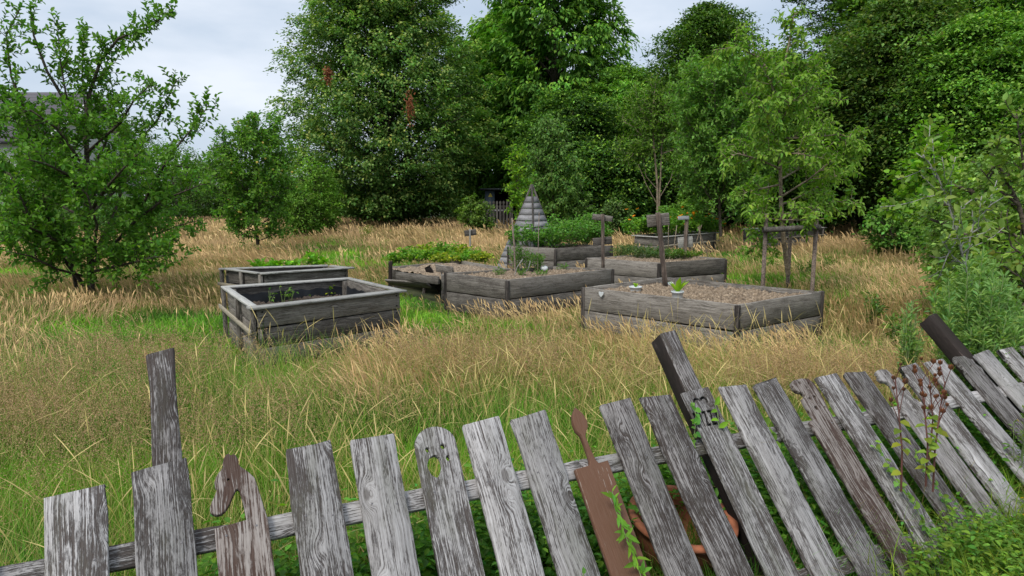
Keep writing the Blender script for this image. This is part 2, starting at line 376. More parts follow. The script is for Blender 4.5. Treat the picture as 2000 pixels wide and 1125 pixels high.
# ------------------------------------------------------------------ leaning picket fence
FX0, FY0, FA = -0.953, 1.265, 0.4386
fd = np.array([math.cos(FA), math.sin(FA), 0.]); fn = np.array([-math.sin(FA), math.cos(FA), 0.]); fu = np.array([0, 0, 1.])
FS = [-.3, -.0658, .149, .5489, .7459, .9431, 1.1647, 1.3653, 1.7764, 1.9945, 2.1886, 2.4077, 2.6458, 3.0426, 3.2852, 3.6939, 4.0027, 4.4598, 5.2]
FT = [.672, .672, .674, .690, .700, .708, .714, .719, .7265, .731, .7382, .7509, .7705, .7936, .8134, .8245, .8331, .829, .829]
def FM(s, v=0.0, zoff=0.0, ta=0.0, th=None):
    t = np.interp(s, FS, FT) if th is None else th
    l = math.sin(t) * fn + math.cos(t) * fu
    e = fd * math.cos(ta) - l * math.sin(ta); l2 = l * math.cos(ta) + fd * math.sin(ta); nn = np.cross(e, l2)
    o = np.array([FX0, FY0, 0]) + fd * s + l * v + nn * zoff
    return Matrix(((e[0], l2[0], nn[0], o[0]), (e[1], l2[1], nn[1], o[1]), (e[2], l2[2], nn[2], o[2]), (0, 0, 0, 1)))
fence = empty('picket_fence', (FX0, FY0, 0), 'long weathered picket fence with peeling white paint leaning over the grass in front', 'fence')
WP = .150
def screws(p, spots):
    for (x, y) in spots:
        me = prism('screw', .007, .007, .002, ch=.0015, seg=2, jit=0, x0=x - .0035, z1=.0012)
        o = obj('screw', me, M_screw, p, WM[p.name] @ Matrix.Translation((0, y, 0)))
plainp = [(-.0658, -.046, .985, .004), (.149, -.046, 1.022, .01), (.5489, -.009, 1.02, .01), (.7459, .007, 1.02, .0), (1.1647, .002, 1.022, .012), (1.3653, .001, 1.022, .02),
          (1.7764, -.005, 1.022, .01), (1.9945, -.017, 1.022, -.01), (2.4077, .016, 1.025, .0), (2.6458, -.003, 1.025, .02), (3.0426, .024, 1.02, .01), (3.2852, .01, 1.02, -.01),
          (3.6939, .031, 1.02, .012), (3.985, -.015, 1.022, .0), (4.43, -.024, 1.024, .01), (4.66, -.02, 1.024, 0), (4.88, -.02, 1.024, 0), (5.12, -.02, 1.024, 0)]
for i, (s, ta, L, sl) in enumerate(plainp):
    me = prism('picket', WP, L, .024, ch=.0025, seg=12, jit=.0018, slant=sl)
    p = obj('picket', me, M_fence_d if i in (6, 7, 11) else M_fence, fence, FM(s, 0, 0, ta))
    # weathered top edge: nibble a few vertices
    for v_ in me.vertices:
        if v_.co.y > L - .02: v_.co.y += random.uniform(-.007, .004)
    screws(p, [(.035, .79), (.115, .775)])
# carved pickets
def carved(s, ta, outline, holes, mat, label, sc=(), th=.024, bev=.002):
    me = curve_plate('carved_picket', [outline] + holes, th, bev)
    p = obj('carved_picket', me, mat, fence, FM(s, 0, 0, ta), label); screws(p, sc); return p
W2 = .150
# far left figure (mostly outside the frame)
carved(-.33, -.046, [(0, 0), (W2, 0), (W2, .83), (.13, .835), (.14, .88), (.125, .93), (.14, .97), (.13, 1.02), (.06, 1.03), (.02, .98), (.02, .84), (0, .83)], [], M_brown, 'carved brown picket cut off by the left edge', [(.11, .79)])
# horse head
hs = [(0, 0), (W2, 0), (W2, .6), (.150, .80), (.147, .87), (.135, .925), (.105, .965), (.085, .985), (.088, 1.0), (.078, 1.025), (.066, 1.02), (.060, 1.03), (.048, 1.022), (.040, 1.0), (.040, .985),
      (.02, .965), (.012, .945), (.012, .93), (.018, .922), (.01, .905), (-.004, .88), (-.008, .862), (0, .848), (.018, .842), (.036, .852), (.050, .872), (.064, .9), (.074, .913), (.082, .9), (.086, .86), (.09, .812), (0, .806)]
hs_s = hs[:4] + smooth_poly(hs[4:29], 1)[2:-2] + hs[29:]
carved(.340, -.03, hs_s, [ell(.052, .945, .0035, .0035, 8)], M_brown, 'brown carved picket in the shape of a horse head', [(.03, .775), (.115, .785)])
# ghost with cut out face
gh = [(0, 0), (W2, 0), (W2, .955)] + ell(.075, .962, .075, .066, 14, 0, 0, math.pi)[1:] + [(0, .955)]
mouth = [(.045, .845), (.062, .872), (.066, .90), (.058, .925), (.040, .928), (.024, .912), (.018, .888), (.026, .86), (.034, .852)]
mouth = [(.055 + (x - .042) * 1.15, y - .005) for x, y in mouth]
carved(.9431, .03, gh, [smooth_poly(mouth[::-1], 1), ell(.040, .945, .008, .009, 10)[::-1], ell(.098, .95, .009, .010, 10)[::-1], ell(.108, .905, .008, .010, 10)[::-1]], M_fence, 'rounded picket with a face of round holes and an open mouth', [(.035, .79), (.115, .78)])
# wooden spoon
sp_ = [(-.03, 0), (.118, 0), (.118, .4), (.118, .789), (.075, .785), (.067, .80), (.062, .85), (.060, .895), (.066, .91), (.086, .935), (.092, .96), (.084, .99), (.062, 1.022), (.040, .995), (.028, .96), (.030, .925), (.043, .905), (.045, .85), (.043, .80), (.036, .783), (-.03, .779)]
carved(1.590, .0, sp_, [], M_spoon, 'fresh brown picket carved as a wooden spoon', [])
# cut out heart and letters
def stroke(x0, y0, x1, y1, t=.0042):
    d = Vector((x1 - x0, y1 - y0)); n = Vector((-d.y, d.x)).normalized() * t; k = d.normalized() * t * .6
    return [(x0 + n.x - k.x, y0 + n.y - k.y), (x0 - n.x - k.x, y0 - n.y - k.y), (x1 - n.x + k.x, y1 - n.y + k.y), (x1 + n.x + k.x, y1 + n.y + k.y)]
def lobe(cx, cy, r0, r1, a0, a1, n=9):
    o = [(cx + r1 * math.cos(a0 + (a1 - a0) * i / n), cy + r1 * math.sin(a0 + (a1 - a0) * i / n)) for i in range(n + 1)]
    k = [(cx + r0 * math.cos(a0 + (a1 - a0) * i / n), cy + r0 * math.sin(a0 + (a1 - a0) * i / n)) for i in range(n, -1, -1)]
    return o + k
LB = .852; LT = .922
letters = [
    [(.006, LB), (.017, LB), (.017, LB + .030), (.032, LB + .030), (.032, LT), (.006, LT)],
    [(.038, LB), (.049, LB), (.049, LT), (.038, LT)],
    [(.054, LB), (.080, LB), (.080, LB + .012), (.068, LB + .012), (.080, LT - .014), (.080, LT), (.054, LT), (.054, LT - .012), (.066, LT - .012), (.054, LB + .014)],
    [(.085, LB), (.111, LB), (.111, LB + .012), (.099, LB + .012), (.111, LT - .014), (.111, LT), (.085, LT), (.085, LT - .012), (.097, LT - .012), (.085, LB + .014)],
    [(.114, LB), (.124, LB), (.1295, LT - .024), (.135, LB), (.145, LB), (.134, LT), (.125, LT)],
]
pz = carved(2.195, -.003, [(0, 0), (W2, 0), (W2 + .004, 1.028), (.06, 1.022), (0, 1.018)],
       [lobe(.060, .966, .010, .021, R(10), R(185)), lobe(.098, .966, .010, .022, R(-50), R(168))] + letters, M_fence, 'picket with a cut out heart above the cut out word PIZZA', [(.075, .80)], .012, .0006)
obj('added_shade_plate', prism('added_shade_plate', .146, .15, .0025, ch=.0005, seg=2, jit=0, x0=.003, z1=0), M_inside, fence, FM(2.195, .842, -.0125, -.003))  # added black plate, stands in for the shade inside the cut-outs
# crocodile-like figure with holes
cr_ = [(0, 0), (W2 - .02, 0), (W2 - .01, .4), (W2, .808), (.150, .84), (.163, .93), (.160, .985), (.14, 1.012), (.10, 1.018), (.045, 1.015), (.022, 1.0), (.018, .975), (.03, .952), (.055, .945), (.062, .93), (.052, .918), (.035, .915), (.03, .88), (.032, .83), (.036, .806), (0, .800)]
carved(2.845, .01, cr_, [ell(.07, .995, .006, .008, 8)[::-1], ell(.125, .985, .006, .008, 8)[::-1], ell(.10, .963, .006, .007, 8)[::-1], ell(.112, .912, .008, .010, 8)[::-1], ell(.075, .91, .007, .006, 8)[::-1], ell(.08, .858, .010, .010, 8)[::-1], ell(.135, .852, .006, .007, 8)[::-1]], M_brown, 'dark brown picket carved like an animal with drilled holes', [(.04, .775), (.12, .77)])
# dog-like figure
dg = [(0, 0), (W2, 0), (W2, .812), (.13, .83), (.135, .87), (.125, .90), (.148, .925), (.14, .955), (.115, .955), (.10, .985), (.09, 1.01), (.06, 1.015), (.02, 1.012), (.0, .998), (.01, .985), (-.008, .968), (0, .945), (.03, .94), (.045, .92), (.035, .87), (.02, .82), (0, .80)]
carved(3.50, .02, dg, [ell(.06, .985, .006, .006, 8)[::-1]], M_fence_d, 'carved picket shaped like a small animal behind the dry seed stalks', [(.05, .77)])
pc = carved(4.205, .0, [(0, 0), (W2, 0), (W2, .90), (.165, .93), (.14, .96), (.15, .99), (.12, 1.0), (.10, 1.02), (.02, 1.025), (0, 1.0), (.02, .94), (0, .9)], [ell(.09, .95, .012, .008, 8)[::-1]], M_fence_d, 'grey carved picket with a ragged winged top', [(.05, .77)])
# rails: two lengths, butted
for (sa, sb, va, vb) in ((-.7, .42, .787, .786), (.422, 1.60, .786, .785), (1.602, 2.50, .785, .780), (2.502, 3.45, .780, .777), (3.452, 5.4, .777, .772)):
    a = FM(sa, va, -.0275).translation; b = FM(sb, vb, -.0275).translation
    t = np.interp((sa + sb) / 2, FS, FT); l = Vector(math.sin(t) * fn + math.cos(t) * fu)
    L = (b - a).length; me = prism('rail', .068, L, .032, x0=-.034, ch=.003, seg=20, jit=.001)
    obj('rail', me, M_fence, fence, frame(a, b - a, -l))
for (sa, sb) in ((-.7, .9), (.902, 2.5), (2.502, 3.6), (3.602, 5.4)):
    a = FM(sa, .2, -.026).translation; b = FM(sb, .2, -.026).translation
    t = np.interp((sa + sb) / 2, FS, FT); l = Vector(math.sin(t) * fn + math.cos(t) * fu)
    obj('rail', prism('rail', .068, (b - a).length, .032, x0=-.034, ch=.003, seg=20, jit=.001), M_fence_d, fence, frame(a, b - a, -l))
# posts (behind the rails, taller than the pickets)
def post(s, top, wx, tz, mat, ta=0, label=None, th=None):
    me = prism('post', wx, top + .25, tz, ch=.006, seg=14, jit=.002, slant=.012)
    for v_ in me.vertices:
        if v_.co.y > top + .22: v_.co.y += random.uniform(-.006, .006)
    return obj('post', me, mat, fence, FM(s, -.25, -.060, ta, th), label)
post(.170, 1.44, .082, .05, M_fence_d, -.015, 'tall cracked post rising above the left pickets')
M2 = post(2.262, 1.362, .098, .095, M_fence_d, .01, 'thick leaning post with a black left side')
post(4.405, 1.36, .09, .09, M_end, .0, 'dark leaning post at the right end')
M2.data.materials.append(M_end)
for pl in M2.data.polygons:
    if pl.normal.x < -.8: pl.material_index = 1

# ------------------------------------------------------------------ raised beds
FOOT = []
def V2(p): return Vector((p[0], p[1], 0))
def bed(name, label, px, h, planks=(.22, .22), th=.035, soil=.07, rim=False, mat=None, smat=None, wood_soil=.05, liner=False, gapm=.014, posts=True, rough=.012, frontm=None):
    """px: four photo pixels of the top corners, in order around the bed, at height h"""
    C = [G(x, y, h) for x, y in px]
    c0 = sum(C, Vector()) / 4
    root = empty(name, (c0.x, c0.y, 0), label, 'raised bed', 'wooden raised garden beds')
    if ((C[1] - C[0]).cross(C[2] - C[1])).z < 0: C = [C[0]] + C[:0:-1]
    FOOT.append([(p.x, p.y) for p in C]); mat = mat or M_bed
    n = len(C)
    ins = .02 if not rim else .06
    B = []
    for i in range(n):
        a = (C[i - 1] - C[i]).normalized(); b = (C[(i + 1) % n] - C[i]).normalized(); B.append(C[i] + (a + b) * ins)
    for i in range(n):
        a, b = B[i], B[(i + 1) % n]; d = (b - a).normalized(); nrm_ = Vector((d.y, -d.x, 0))
        top = h - (.022 if rim else 0)
        z = top
        for k, ph in enumerate(planks):
            tilt = random.uniform(-rough, rough); zz = z - ph / 2; o = random.uniform(-.003, .003)
            cg = .006 if rim else .022; pa = a + d * cg + nrm_ * o; pb = b - d * cg + nrm_ * o
            pa.z = zz + tilt * .3; pb.z = zz - tilt * .3
            me = prism('plank', ph - gapm, (pb - pa).length, th, x0=-(ph - gapm) / 2, z1=th / 2, ch=.003, seg=6, jit=.0012)
            M_ = frame(pa - nrm_ * th / 2, pb - pa, (0, 0, -1))
            pl = obj('plank', me, (frontm or {}).get(i, mat), root, M_)
            if rim and k < 2:
                for (yy) in (.04, (pb - pa).length - .04):
                    for xx in (-.06, .05):
                        sgn = 1 if (M_.to_3x3() @ Vector((0, 0, 1))).dot(nrm_) > 0 else -1
                        bm_ = tubes('bolt', [[(0, 0, 0), (0, 0, .008 * sgn)]], [.009], 8)
                        obj('bolt', bm_, M_bolt, pl, M_ @ Matrix.Translation((xx, yy, th / 2 * sgn)))
            z -= ph
        if rim:
            # flat board lying on the walls
            pa = C[i].copy(); pb = C[(i + 1) % n].copy()
            q0, q1 = B[i], B[(i + 1) % n]; wr = .13 if i % 2 == 1 or rim == 'all' else .075
            inn = -nrm_
            off = inn * wr / 2
            cut = .0 if i % 2 == 1 else .13
            s0 = pa + d * cut; s1 = pb - d * cut
            me = prism('rim_board', wr, (s1 - s0).length, .022, x0=-wr / 2, ch=.003, seg=8, jit=.002)
            M_ = frame(s0 + off, s1 - s0, inn)
            if (M_.to_3x3() @ Vector((0, 0, 1))).z < 0: M_ = frame(s0 + off, s1 - s0, -inn)
            M_.translation.z = h + (.001 if i % 2 else 0)
            obj('rim_board', me, M_rim, root, M_)
    if posts:
        for i in range(n):
            a = (C[i - 1] - C[i]).normalized(); b = (C[(i + 1) % n] - C[i]).normalized()
            q = B[i] + (a + b) * (th * 1.0 + .02 if rim else .012); q.z = 0; t = q.copy(); t.z = h - (.03 if rim else random.uniform(.0, .03))
            q.z = -.05
            bar('corner_post', q, t, .05 if not rim else .06, .05 if not rim else .06, M_bed_k if not rim else M_bed, root, xdir=a, ch=.005, seg=3)
    # soil
    def quad_pt(u, v): return (B[0] * (1 - u) + B[1] * u) * (1 - v) + (B[3] * (1 - u) + B[2] * u) * v
    nx, ny = 110, 110; U = np.linspace(.03, .97, nx); Vv = np.linspace(.03, .97, ny); uu, vv = np.meshgrid(U, Vv)
    b = [np.array(p) for p in B]
    P = (b[0] * (1 - uu[..., None]) + b[1] * uu[..., None]) * (1 - vv[..., None]) + (b[3] * (1 - uu[..., None]) + b[2] * uu[..., None]) * vv[..., None]
    zz = h - soil + (vnoise(P[..., 0] * 4, P[..., 1] * 4, 5) - .5) * wood_soil + (vnoise(P[..., 0] * 22, P[..., 1] * 22, 9) - .5) * wood_soil * .7 + rng.normal(0, wood_soil * .16, uu.shape) + np.clip(vnoise(P[..., 0] * 45, P[..., 1] * 45, 10) - .45, 0, 1) * wood_soil * 1.1
    P[..., 2] = zz
    i_ = np.arange(ny - 1)[:, None] * nx; j_ = np.arange(nx - 1)[None]
    obj('soil', mesh_np('soil', P.reshape(-1, 3), np.stack([i_ + j_, i_ + j_ + 1, i_ + nx + j_ + 1, i_ + nx + j_], -1).reshape(-1, 4)), smat or M_soil, root)
    if liner:
        nseg = 24
        for i in range(n):
            a, b2 = B[i], B[(i + 1) % n]; d = (b2 - a).normalized(); inn = Vector((-d.y, d.x, 0))
            Vl = []
            for k in range(nseg + 1):
                p = a + (b2 - a) * (k / nseg); 
                for m_, zz_ in enumerate((h - .10 + .012 * math.sin(k * 1.7 + i), h - .17, h - .26, h - .36)):
                    o = .045 + .012 * (vnoise(k * .8 + i * 9, m_ * 1.3)) ; q = p + inn * o; Vl.append((q.x, q.y, zz_))
            Q = [(k * 4 + m_, k * 4 + m_ + 1, k * 4 + m_ + 5, k * 4 + m_ + 4) for k in range(nseg) for m_ in range(3)]
            obj('liner', mesh_np('liner', Vl, Q, smooth=True), M_black, root)
    return root, B, C
b1, B1, C1 = bed('raised_bed', 'front left raised bed with flat grey rim boards and black liner', [(430.7, 558.7), (492, 602), (794.7, 566.7), (682.7, 541.3)], .59, (.19, .19, .19), soil=.22, rim=True, smat=M_soil_d, liner=True)
b2, B2, C2 = bed('raised_bed', 'rimmed raised bed standing right behind the front left one', [(428, 523.2), (510.7, 533.9), (692.8, 522.1), (640, 516.8)], .57, (.19, .19, .19), soil=.12, rim=True, smat=M_soil_d, liner=True)
b3, B3, C3 = bed('raised_bed', 'central raised bed with a corner towards the camera and weeds inside', [(864, 532), (990.7, 545.9), (1202.7, 524.5), (1078, 519)], .54, (.27, .27), soil=.06, smat=M_soil)
b4, B4, C4 = bed('raised_bed', 'front right raised bed of bare brown clods with a white heart tag', [(1132.8, 559.8), (1442.9, 595.4), (1613.6, 568.3), (1300, 540)], .54, (.28, .26), soil=.075, wood_soil=.055)
b6, B6, C6 = bed('raised_bed', 'raised bed packed with bushy green plants before the shingled pyramid', [(988, 480), (1085, 484.5), (1200, 479), (1100, 475)], .55, (.28, .27), soil=.05, smat=M_soil_d)
b7, B7, C7 = bed('raised_bed', 'raised bed of grey green herbs with canes and a signpost behind it', [(1140, 503), (1288, 512.3), (1423, 504.3), (1290, 494)], .54, (.27, .27), soil=.05, smat=M_soil)
b8, B8, C8 = bed('raised_bed', 'far raised bed overflowing with orange flowering plants', [(1233, 459.5), (1290, 463), (1405, 453.5), (1350, 451)], .60, (.22, .2, .17), soil=.05, rim='all', smat=M_soil_d)
b9, B9, C9 = bed('raised_bed', 'farthest raised bed half hidden behind the staked pear tree', [(1448, 447), (1495, 451), (1616, 444), (1560, 440)], .60, (.3, .28), soil=.08, rim='all', smat=M_soil_d)
# rail and uprights on the end of bed 1 and bed 2, bed 8
def end_frame(root, Ca, Cb, h, z):
    d = (Cb - Ca).normalized(); nn_ = Vector((d.y, -d.x, 0)); 
    if (Ca + nn_ * .1 - root.location).to_2d().length < (Ca - root.location).to_2d().length: nn_ = -nn_
    a = Ca + nn_ * -.035; b = Cb + nn_ * -.035; a.z = b.z = z
    bar('end_rail', a - d * .02 + nn_ * .055, b - d * .02 + nn_ * .055, .045, .022, M_inner, root, (0, 0, 1))
    L = (Cb - Ca).length
    for f in (.02, .5, .94):
        p = Ca + d * L * f + nn_ * -.022; q = p.copy(); p.z = -.05; q.z = h - .024
        bar('upright', p, q, .055, .042, M_bed, root, d, seg=4)
end_frame(b1, C1[1] if False else G(430.7, 558.7, .59), G(492, 602, .59), .59, .36)
end_frame(b2, G(428, 523.2, .57), G(510.7, 533.9, .57), .57, .34)
end_frame(b8, G(1290, 463, .6), G(1405, 453.5, .6), .6, .36)
end_frame(b9, G(1495, 451, .6), G(1616, 444, .6), .6, .36)

# collapsed strawberry bed
SB = [G(760, 520, .40), G(862, 535, .45), G(1000, 524, .45), G(900, 508, .45)]
c5 = sum(SB, Vector()) / 4
b5 = empty('collapsed_bed', (c5.x, c5.y, 0), 'collapsing raised bed with a fallen front board and strawberry plants', 'raised bed', 'wooden raised garden beds')
FOOT.append([(p.x, p.y) for p in (SB[0], SB[1], SB[2], SB[3])])
for i in range(4):
    a, b = SB[i].copy(), SB[(i + 1) % 4].copy()
    if i == 0:
        a = G(774, 531, .40); b = G(857, 540, .42); a.z = .34; b.z = .36
        bar('plank', a, b, .12, .035, M_bed, b5)
    else:
        a.z -= .13; b.z -= .13
        bar('plank', a, b, .24, .035, M_bed, b5)
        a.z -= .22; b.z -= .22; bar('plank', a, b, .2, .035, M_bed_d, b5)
p = G(761, 541, .25)
bar('corner_post', (p.x, p.y, -.05), (p.x + .02, p.y, .52), .06, .05, M_end, b5)
bar('corner_post', (p.x + .6, p.y - .15, -.05), (p.x + .62, p.y, .40), .06, .05, M_bed_d, b5)
n_ = 50; uu, vv = np.meshgrid(np.linspace(.02, .98, n_), np.linspace(.02, .98, n_))
bb = [np.array(q) for q in SB]
P = (bb[0] * (1 - uu[..., None]) + bb[1] * uu[..., None]) * (1 - vv[..., None]) + (bb[3] * (1 - uu[..., None]) + bb[2] * uu[..., None]) * vv[..., None]
P[..., 2] = .36 + .10 * np.sin(uu * np.pi) * np.sin(vv * np.pi) + rng.normal(0, .008, uu.shape) + (vnoise(P[..., 0] * 9, P[..., 1] * 9) - .5) * .06
i_ = np.arange(n_ - 1)[:, None] * n_; j_ = np.arange(n_ - 1)[None]
obj('soil', mesh_np('soil', P.reshape(-1, 3), np.stack([i_ + j_, i_ + j_ + 1, i_ + n_ + j_ + 1, i_ + n_ + j_], -1).reshape(-1, 4)), M_soil, b5)
# fallen board, dark broken post, grey pipe
def lone(name, p0, p1, wx, tz, mat, label, cat, xdir, **k):
    o = bar(name, p0, p1, wx, tz, mat, None, xdir, **k); return tag(o, label, cat)
lone('fallen_board', G(758, 551, .22), G(838, 557, .24), .16, .03, M_bed, 'loose grey board fallen outward from the strawberry bed', 'board', (0, -.8, .5))
lone('broken_post', G(862, 568, .08), G(834, 522, .48), .10, .09, M_end, 'rotten dark post leaning left beside the strawberry bed', 'post', (1, 0, .4), jit=.008)
pp = [np.array(G(x, y, z)) for x, y, z in ((856, 566, .05), (858, 552, .2), (862, 538, .38), (864, 527, .47))]
o = obj('grey_pipe', tubes('grey_pipe', [pp], [.012], 8), M_pipe); tag(o, 'thin bent grey pipe between the strawberry bed and the central bed', 'pipe')
for k, (x0, y0, x1, y1, z, lab) in enumerate([(852, 523, 885, 529, .5, 'short grey board lying across the strawberry bed corner')]):
    lone('loose_board', G(x0, y0, z), G(x1, y1, z - .02), .12, .03, M_bed, lab, 'board', (0, -.3, 1))

# ------------------------------------------------------------------ signs and small things
def signpost(base, top, wpost, boards, label, mat=M_post, bm=M_bed, back=False):
    r = empty('signpost', (base.x, base.y, base.z), label, 'sign', 'small wooden signposts in the beds')
    bar('post', base, top, wpost, wpost * .7, mat, r, (1, 0, 0))
    D = (base.y + top.y) / 2
    for (pa, pb, hh, m) in boards:
        f = -1 if not back else 1
        a = GD(*pa, D + f * -.045); b = GD(*pb, D + f * -.045); bar('board', a, b, hh, .022, m or bm, r, (0, 0, 1), seg=4)
    return r
def up(px, py0, z0, px1, py1):
    b = G(px, py0, z0); t = GD(px1, py1, b.y); return b, t
b_, t_ = up(1299.5, 559, .48, 1285, 415)
signpost(b_, t_, .058, [((1263.5, 432), (1307, 427.5), .155, M_bed)], 'signpost with one brown board rising out of the bare clod bed')
b_, t_ = up(1178, 523, .5, 1177, 418)
signpost(b_, t_, .05, [((1157, 423), (1196, 428), .09, M_bed), ((1158, 473), (1195, 469), .12, M_bed_d)], 'signpost with two short boards one above the other')
b_, t_ = up(918.5, 497, .45, 918, 447)
signpost(b_, t_, .035, [((907, 456), (930, 453), .12, M_bed_d)], 'small signpost with a dark plate behind the strawberry plants', mat=M_rim)
b_, t_ = up(1337, 505, .5, 1342, 421)
r = signpost(b_, t_, .06, [((1324, 474), (1353, 472), .19, M_rim)], 'stake with a grey square plate low among the herbs')
q0 = GD(1324, 426, b_.y - .03); q1 = GD(1346, 425, b_.y - .03)
bar('metal_label', q0, q1, .075, .006, M_pipe, r, (0, .5, 1))
# canes
def cane(name, label, pts, r=.008, mat=M_bark_pale, cat='cane', group=None):
    o = obj(name, tubes(name, [np.array([np.array(p) for p in pts])], [r], 6), mat); return tag(o, label, cat, group)
D7 = G(1365, 502, .5).y
tri = empty('cane_tripod', GD(1370, 500, D7), 'tripod of three thin canes in the herb bed', 'plant support')
for (x, y, dd) in ((1354, 493, .25), (1372, 500, -.1), (1383, 502, .05)):
    obj('cane', tubes('cane', [np.array([GD(x, y, D7 + dd), GD(1368.5 + (1361 - x) * .25, 443 + random.uniform(-4, 3), D7)])], [.009], 6), M_bark_pale, tri)
cane('garden_cane', 'thin cane left of the grey plate in the herb bed', [GD(1305, 490, D7), GD(1306, 432, D7)], .007)
cane('garden_cane', 'pale cane just right of the tall signpost', [GD(1315, 492, D7 - .1), GD(1322, 440, D7 - .1)], .007)
D3 = G(1006, 532, .5).y
cane('plant_stake', 'knobbly brown stake at the left of the central bed', [GD(1006, 535, D3), GD(1004.5, 480, D3), GD(1002, 455, D3), GD(1000, 426, D3)], .014, M_post, 'stake')
cane('plant_stake', 'very thin stake among the feathery greens', [GD(1050, 528, D3 + .2), GD(1053, 415, D3 + .2)], .006, M_post, 'stake')
cane('dead_stalk', 'pale bent stalk in the central bed', [GD(1004, 542, D3 - .5), GD(1010, 522, D3 - .5), GD(1021, 506, D3 - .5)], .007, M_rim, 'stalk')
cane('dead_stalk', 'pale curved stalk right of the other in the central bed', [GD(1022, 535, D3 - .4), GD(1032, 525, D3 - .4), GD(1036, 510, D3 - .4)], .007, M_rim, 'stalk')

def tub(px, py, z, rad, hh, label, cat='tub'):
    p = G(px, py, z); r = empty('white_tub', (p.x, p.y, z), label, cat, 'white plastic tubs on the soil')
    n = 20; a = np.linspace(0, 2 * np.pi, n, endpoint=False)
    prof = [(rad * .86, 0), (rad * .93, hh * .75), (rad * 1.06, hh * .76), (rad * 1.06, hh), (rad * .96, hh), (rad * .9, hh * .7), (.001, hh * .7)]
    V = np.array([[rr * math.cos(t) + p.x, rr * math.sin(t) + p.y, zz + z] for rr, zz in prof for t in a])
    Q = [(k * n + j, k * n + (j + 1) % n, (k + 1) * n + (j + 1) % n, (k + 1) * n + j) for k in range(len(prof) - 1) for j in range(n)]
    obj('tub_body', mesh_np('tub_body', V, Q, smooth=False), M_white, r); return r, p
t1, p1_ = tub(1323, 583, .485, .066, .085, 'white plastic tub holding a lettuce on the bare clods')
t2, p2_ = tub(1241, 569, .485, .075, .06, 'low white tub with a small seedling near the heart tag')
# crumpled white cloth / foam
def lump(name, px, py, z, s, label, mat=M_white):
    p = G(px, py, z); n = 10; V = []; 
    for i in range(n + 1):
        for j in range(16):
            th_ = math.pi * i / n; ph = 2 * math.pi * j / 16; r_ = s * (.75 + .5 * float(vnoise(math.cos(ph) * 2 + 5, math.sin(ph) * 2 + th_ * 2)))
            V.append((p.x + r_ * math.sin(th_) * math.cos(ph), p.y + r_ * math.sin(th_) * math.sin(ph) * .7, z + s * .4 + r_ * math.cos(th_) * .8))
    Q = [(i * 16 + j, i * 16 + (j + 1) % 16, (i + 1) * 16 + (j + 1) % 16, (i + 1) * 16 + j) for i in range(n) for j in range(16)]
    return tag(obj(name, mesh_np(name, V, Q), mat), label, 'stone')
lump('pale_stone', 1063, 528, .5, .055, 'lumpy white stone among the weeds of the central bed')
lump('pale_stone', 1309, 560, .46, .05, 'white lump at the foot of the tall signpost')
# heart tag on the bed side
hd = (C4[0] - G(1442.9, 595.4, .54)); 
ha = G(1132.8, 559.8, .54); hb = G(1442.9, 595.4, .54); hdir = (hb - ha).normalized(); hn = Vector((hdir.y, -hdir.x, 0))
if hn.y > 0: hn = -hn
hp = ha + hdir * ((hb - ha).length * .16) + hn * .002; hp.z = .49
heart = [(0, -.05), (-.032, -.012), (-.036, .006), (-.026, .02), (-.012, .02), (0, .008), (.012, .02), (.026, .02), (.036, .006), (.032, -.012)]
me = curve_plate('heart_tag', [smooth_poly(heart, 2)], .008)
zax = hn; xax = hdir; yax = Vector((0, 0, 1))
Mh = Matrix(((xax.x, yax.x, zax.x, hp.x), (xax.y, yax.y, zax.y, hp.y), (xax.z, yax.z, zax.z, hp.z), (0, 0, 0, 1))) @ Matrix.Translation((0, 0, .012))
o = obj('heart_tag', me, M_white, None, Mh); tag(o, 'small white heart tag hanging on the front right bed', 'tag')

# ------------------------------------------------------------------ shingled pyramid
pb = G(1038, 524, 0); PW = .80; PH = 1.88; rz = R(49)
pyr = empty('wooden_pyramid', (pb.x, pb.y, 0), 'tall pyramid clad with overlapping grey wooden shingle boards', 'garden pyramid')
def pyr_pt(k, f, out=0):  # corner k at height fraction f
    a = rz + math.pi / 2 * k + math.pi / 4; r_ = (PW * (1 - f) + out) * 1.0
    return Vector((pb.x + r_ * math.cos(a), pb.y + r_ * math.sin(a), PH * f))
NR = 12
for k in range(4):
    for i in range(NR):
        f0, f1 = i / (NR + 1.9), (i + .90) / (NR + 1.9)
        a0, b0, a1, b1_ = pyr_pt(k, f0, .012), pyr_pt(k + 1, f0, .012), pyr_pt(k, f1, -.004), pyr_pt(k + 1, f1, -.004)
        nn_ = (b0 - a0).cross(a1 - a0).normalized(); t_ = nn_ * .012; ee = (b0 - a0).normalized() * .012; a0 = a0 + ee; b0 = b0 - ee; a1 = a1 + ee; b1_ = b1_ - ee
        if t_.z < 0: t_ = -t_
        j = random.uniform(-.006, .006)
        for q in (a0, b0): q.z += j
        # local frame with Y along the board
        d = (b0 - a0).normalized(); M_ = frame(a0, d, (a1 - a0)); Mi = M_.inverted()
        V = [Mi @ (q) for q in (a0, b0, b1_, a1)] + [Mi @ (q + t_) for q in (a0, b0, b1_, a1)]
        Q = [(3, 2, 1, 0), (4, 5, 6, 7), (0, 1, 5, 4), (1, 2, 6, 5), (2, 3, 7, 6), (3, 0, 4, 7)]
        obj('shingle_board', mesh_np('shingle_board', [tuple(v) for v in V], Q), M_shingle, pyr, M_)
for k in range(4):
    bar('corner_pole', pyr_pt(k, 0, -.035), pyr_pt(k, 1.0, .006), .04, .04, M_bed_d, pyr, (1, 0, 0), seg=3)

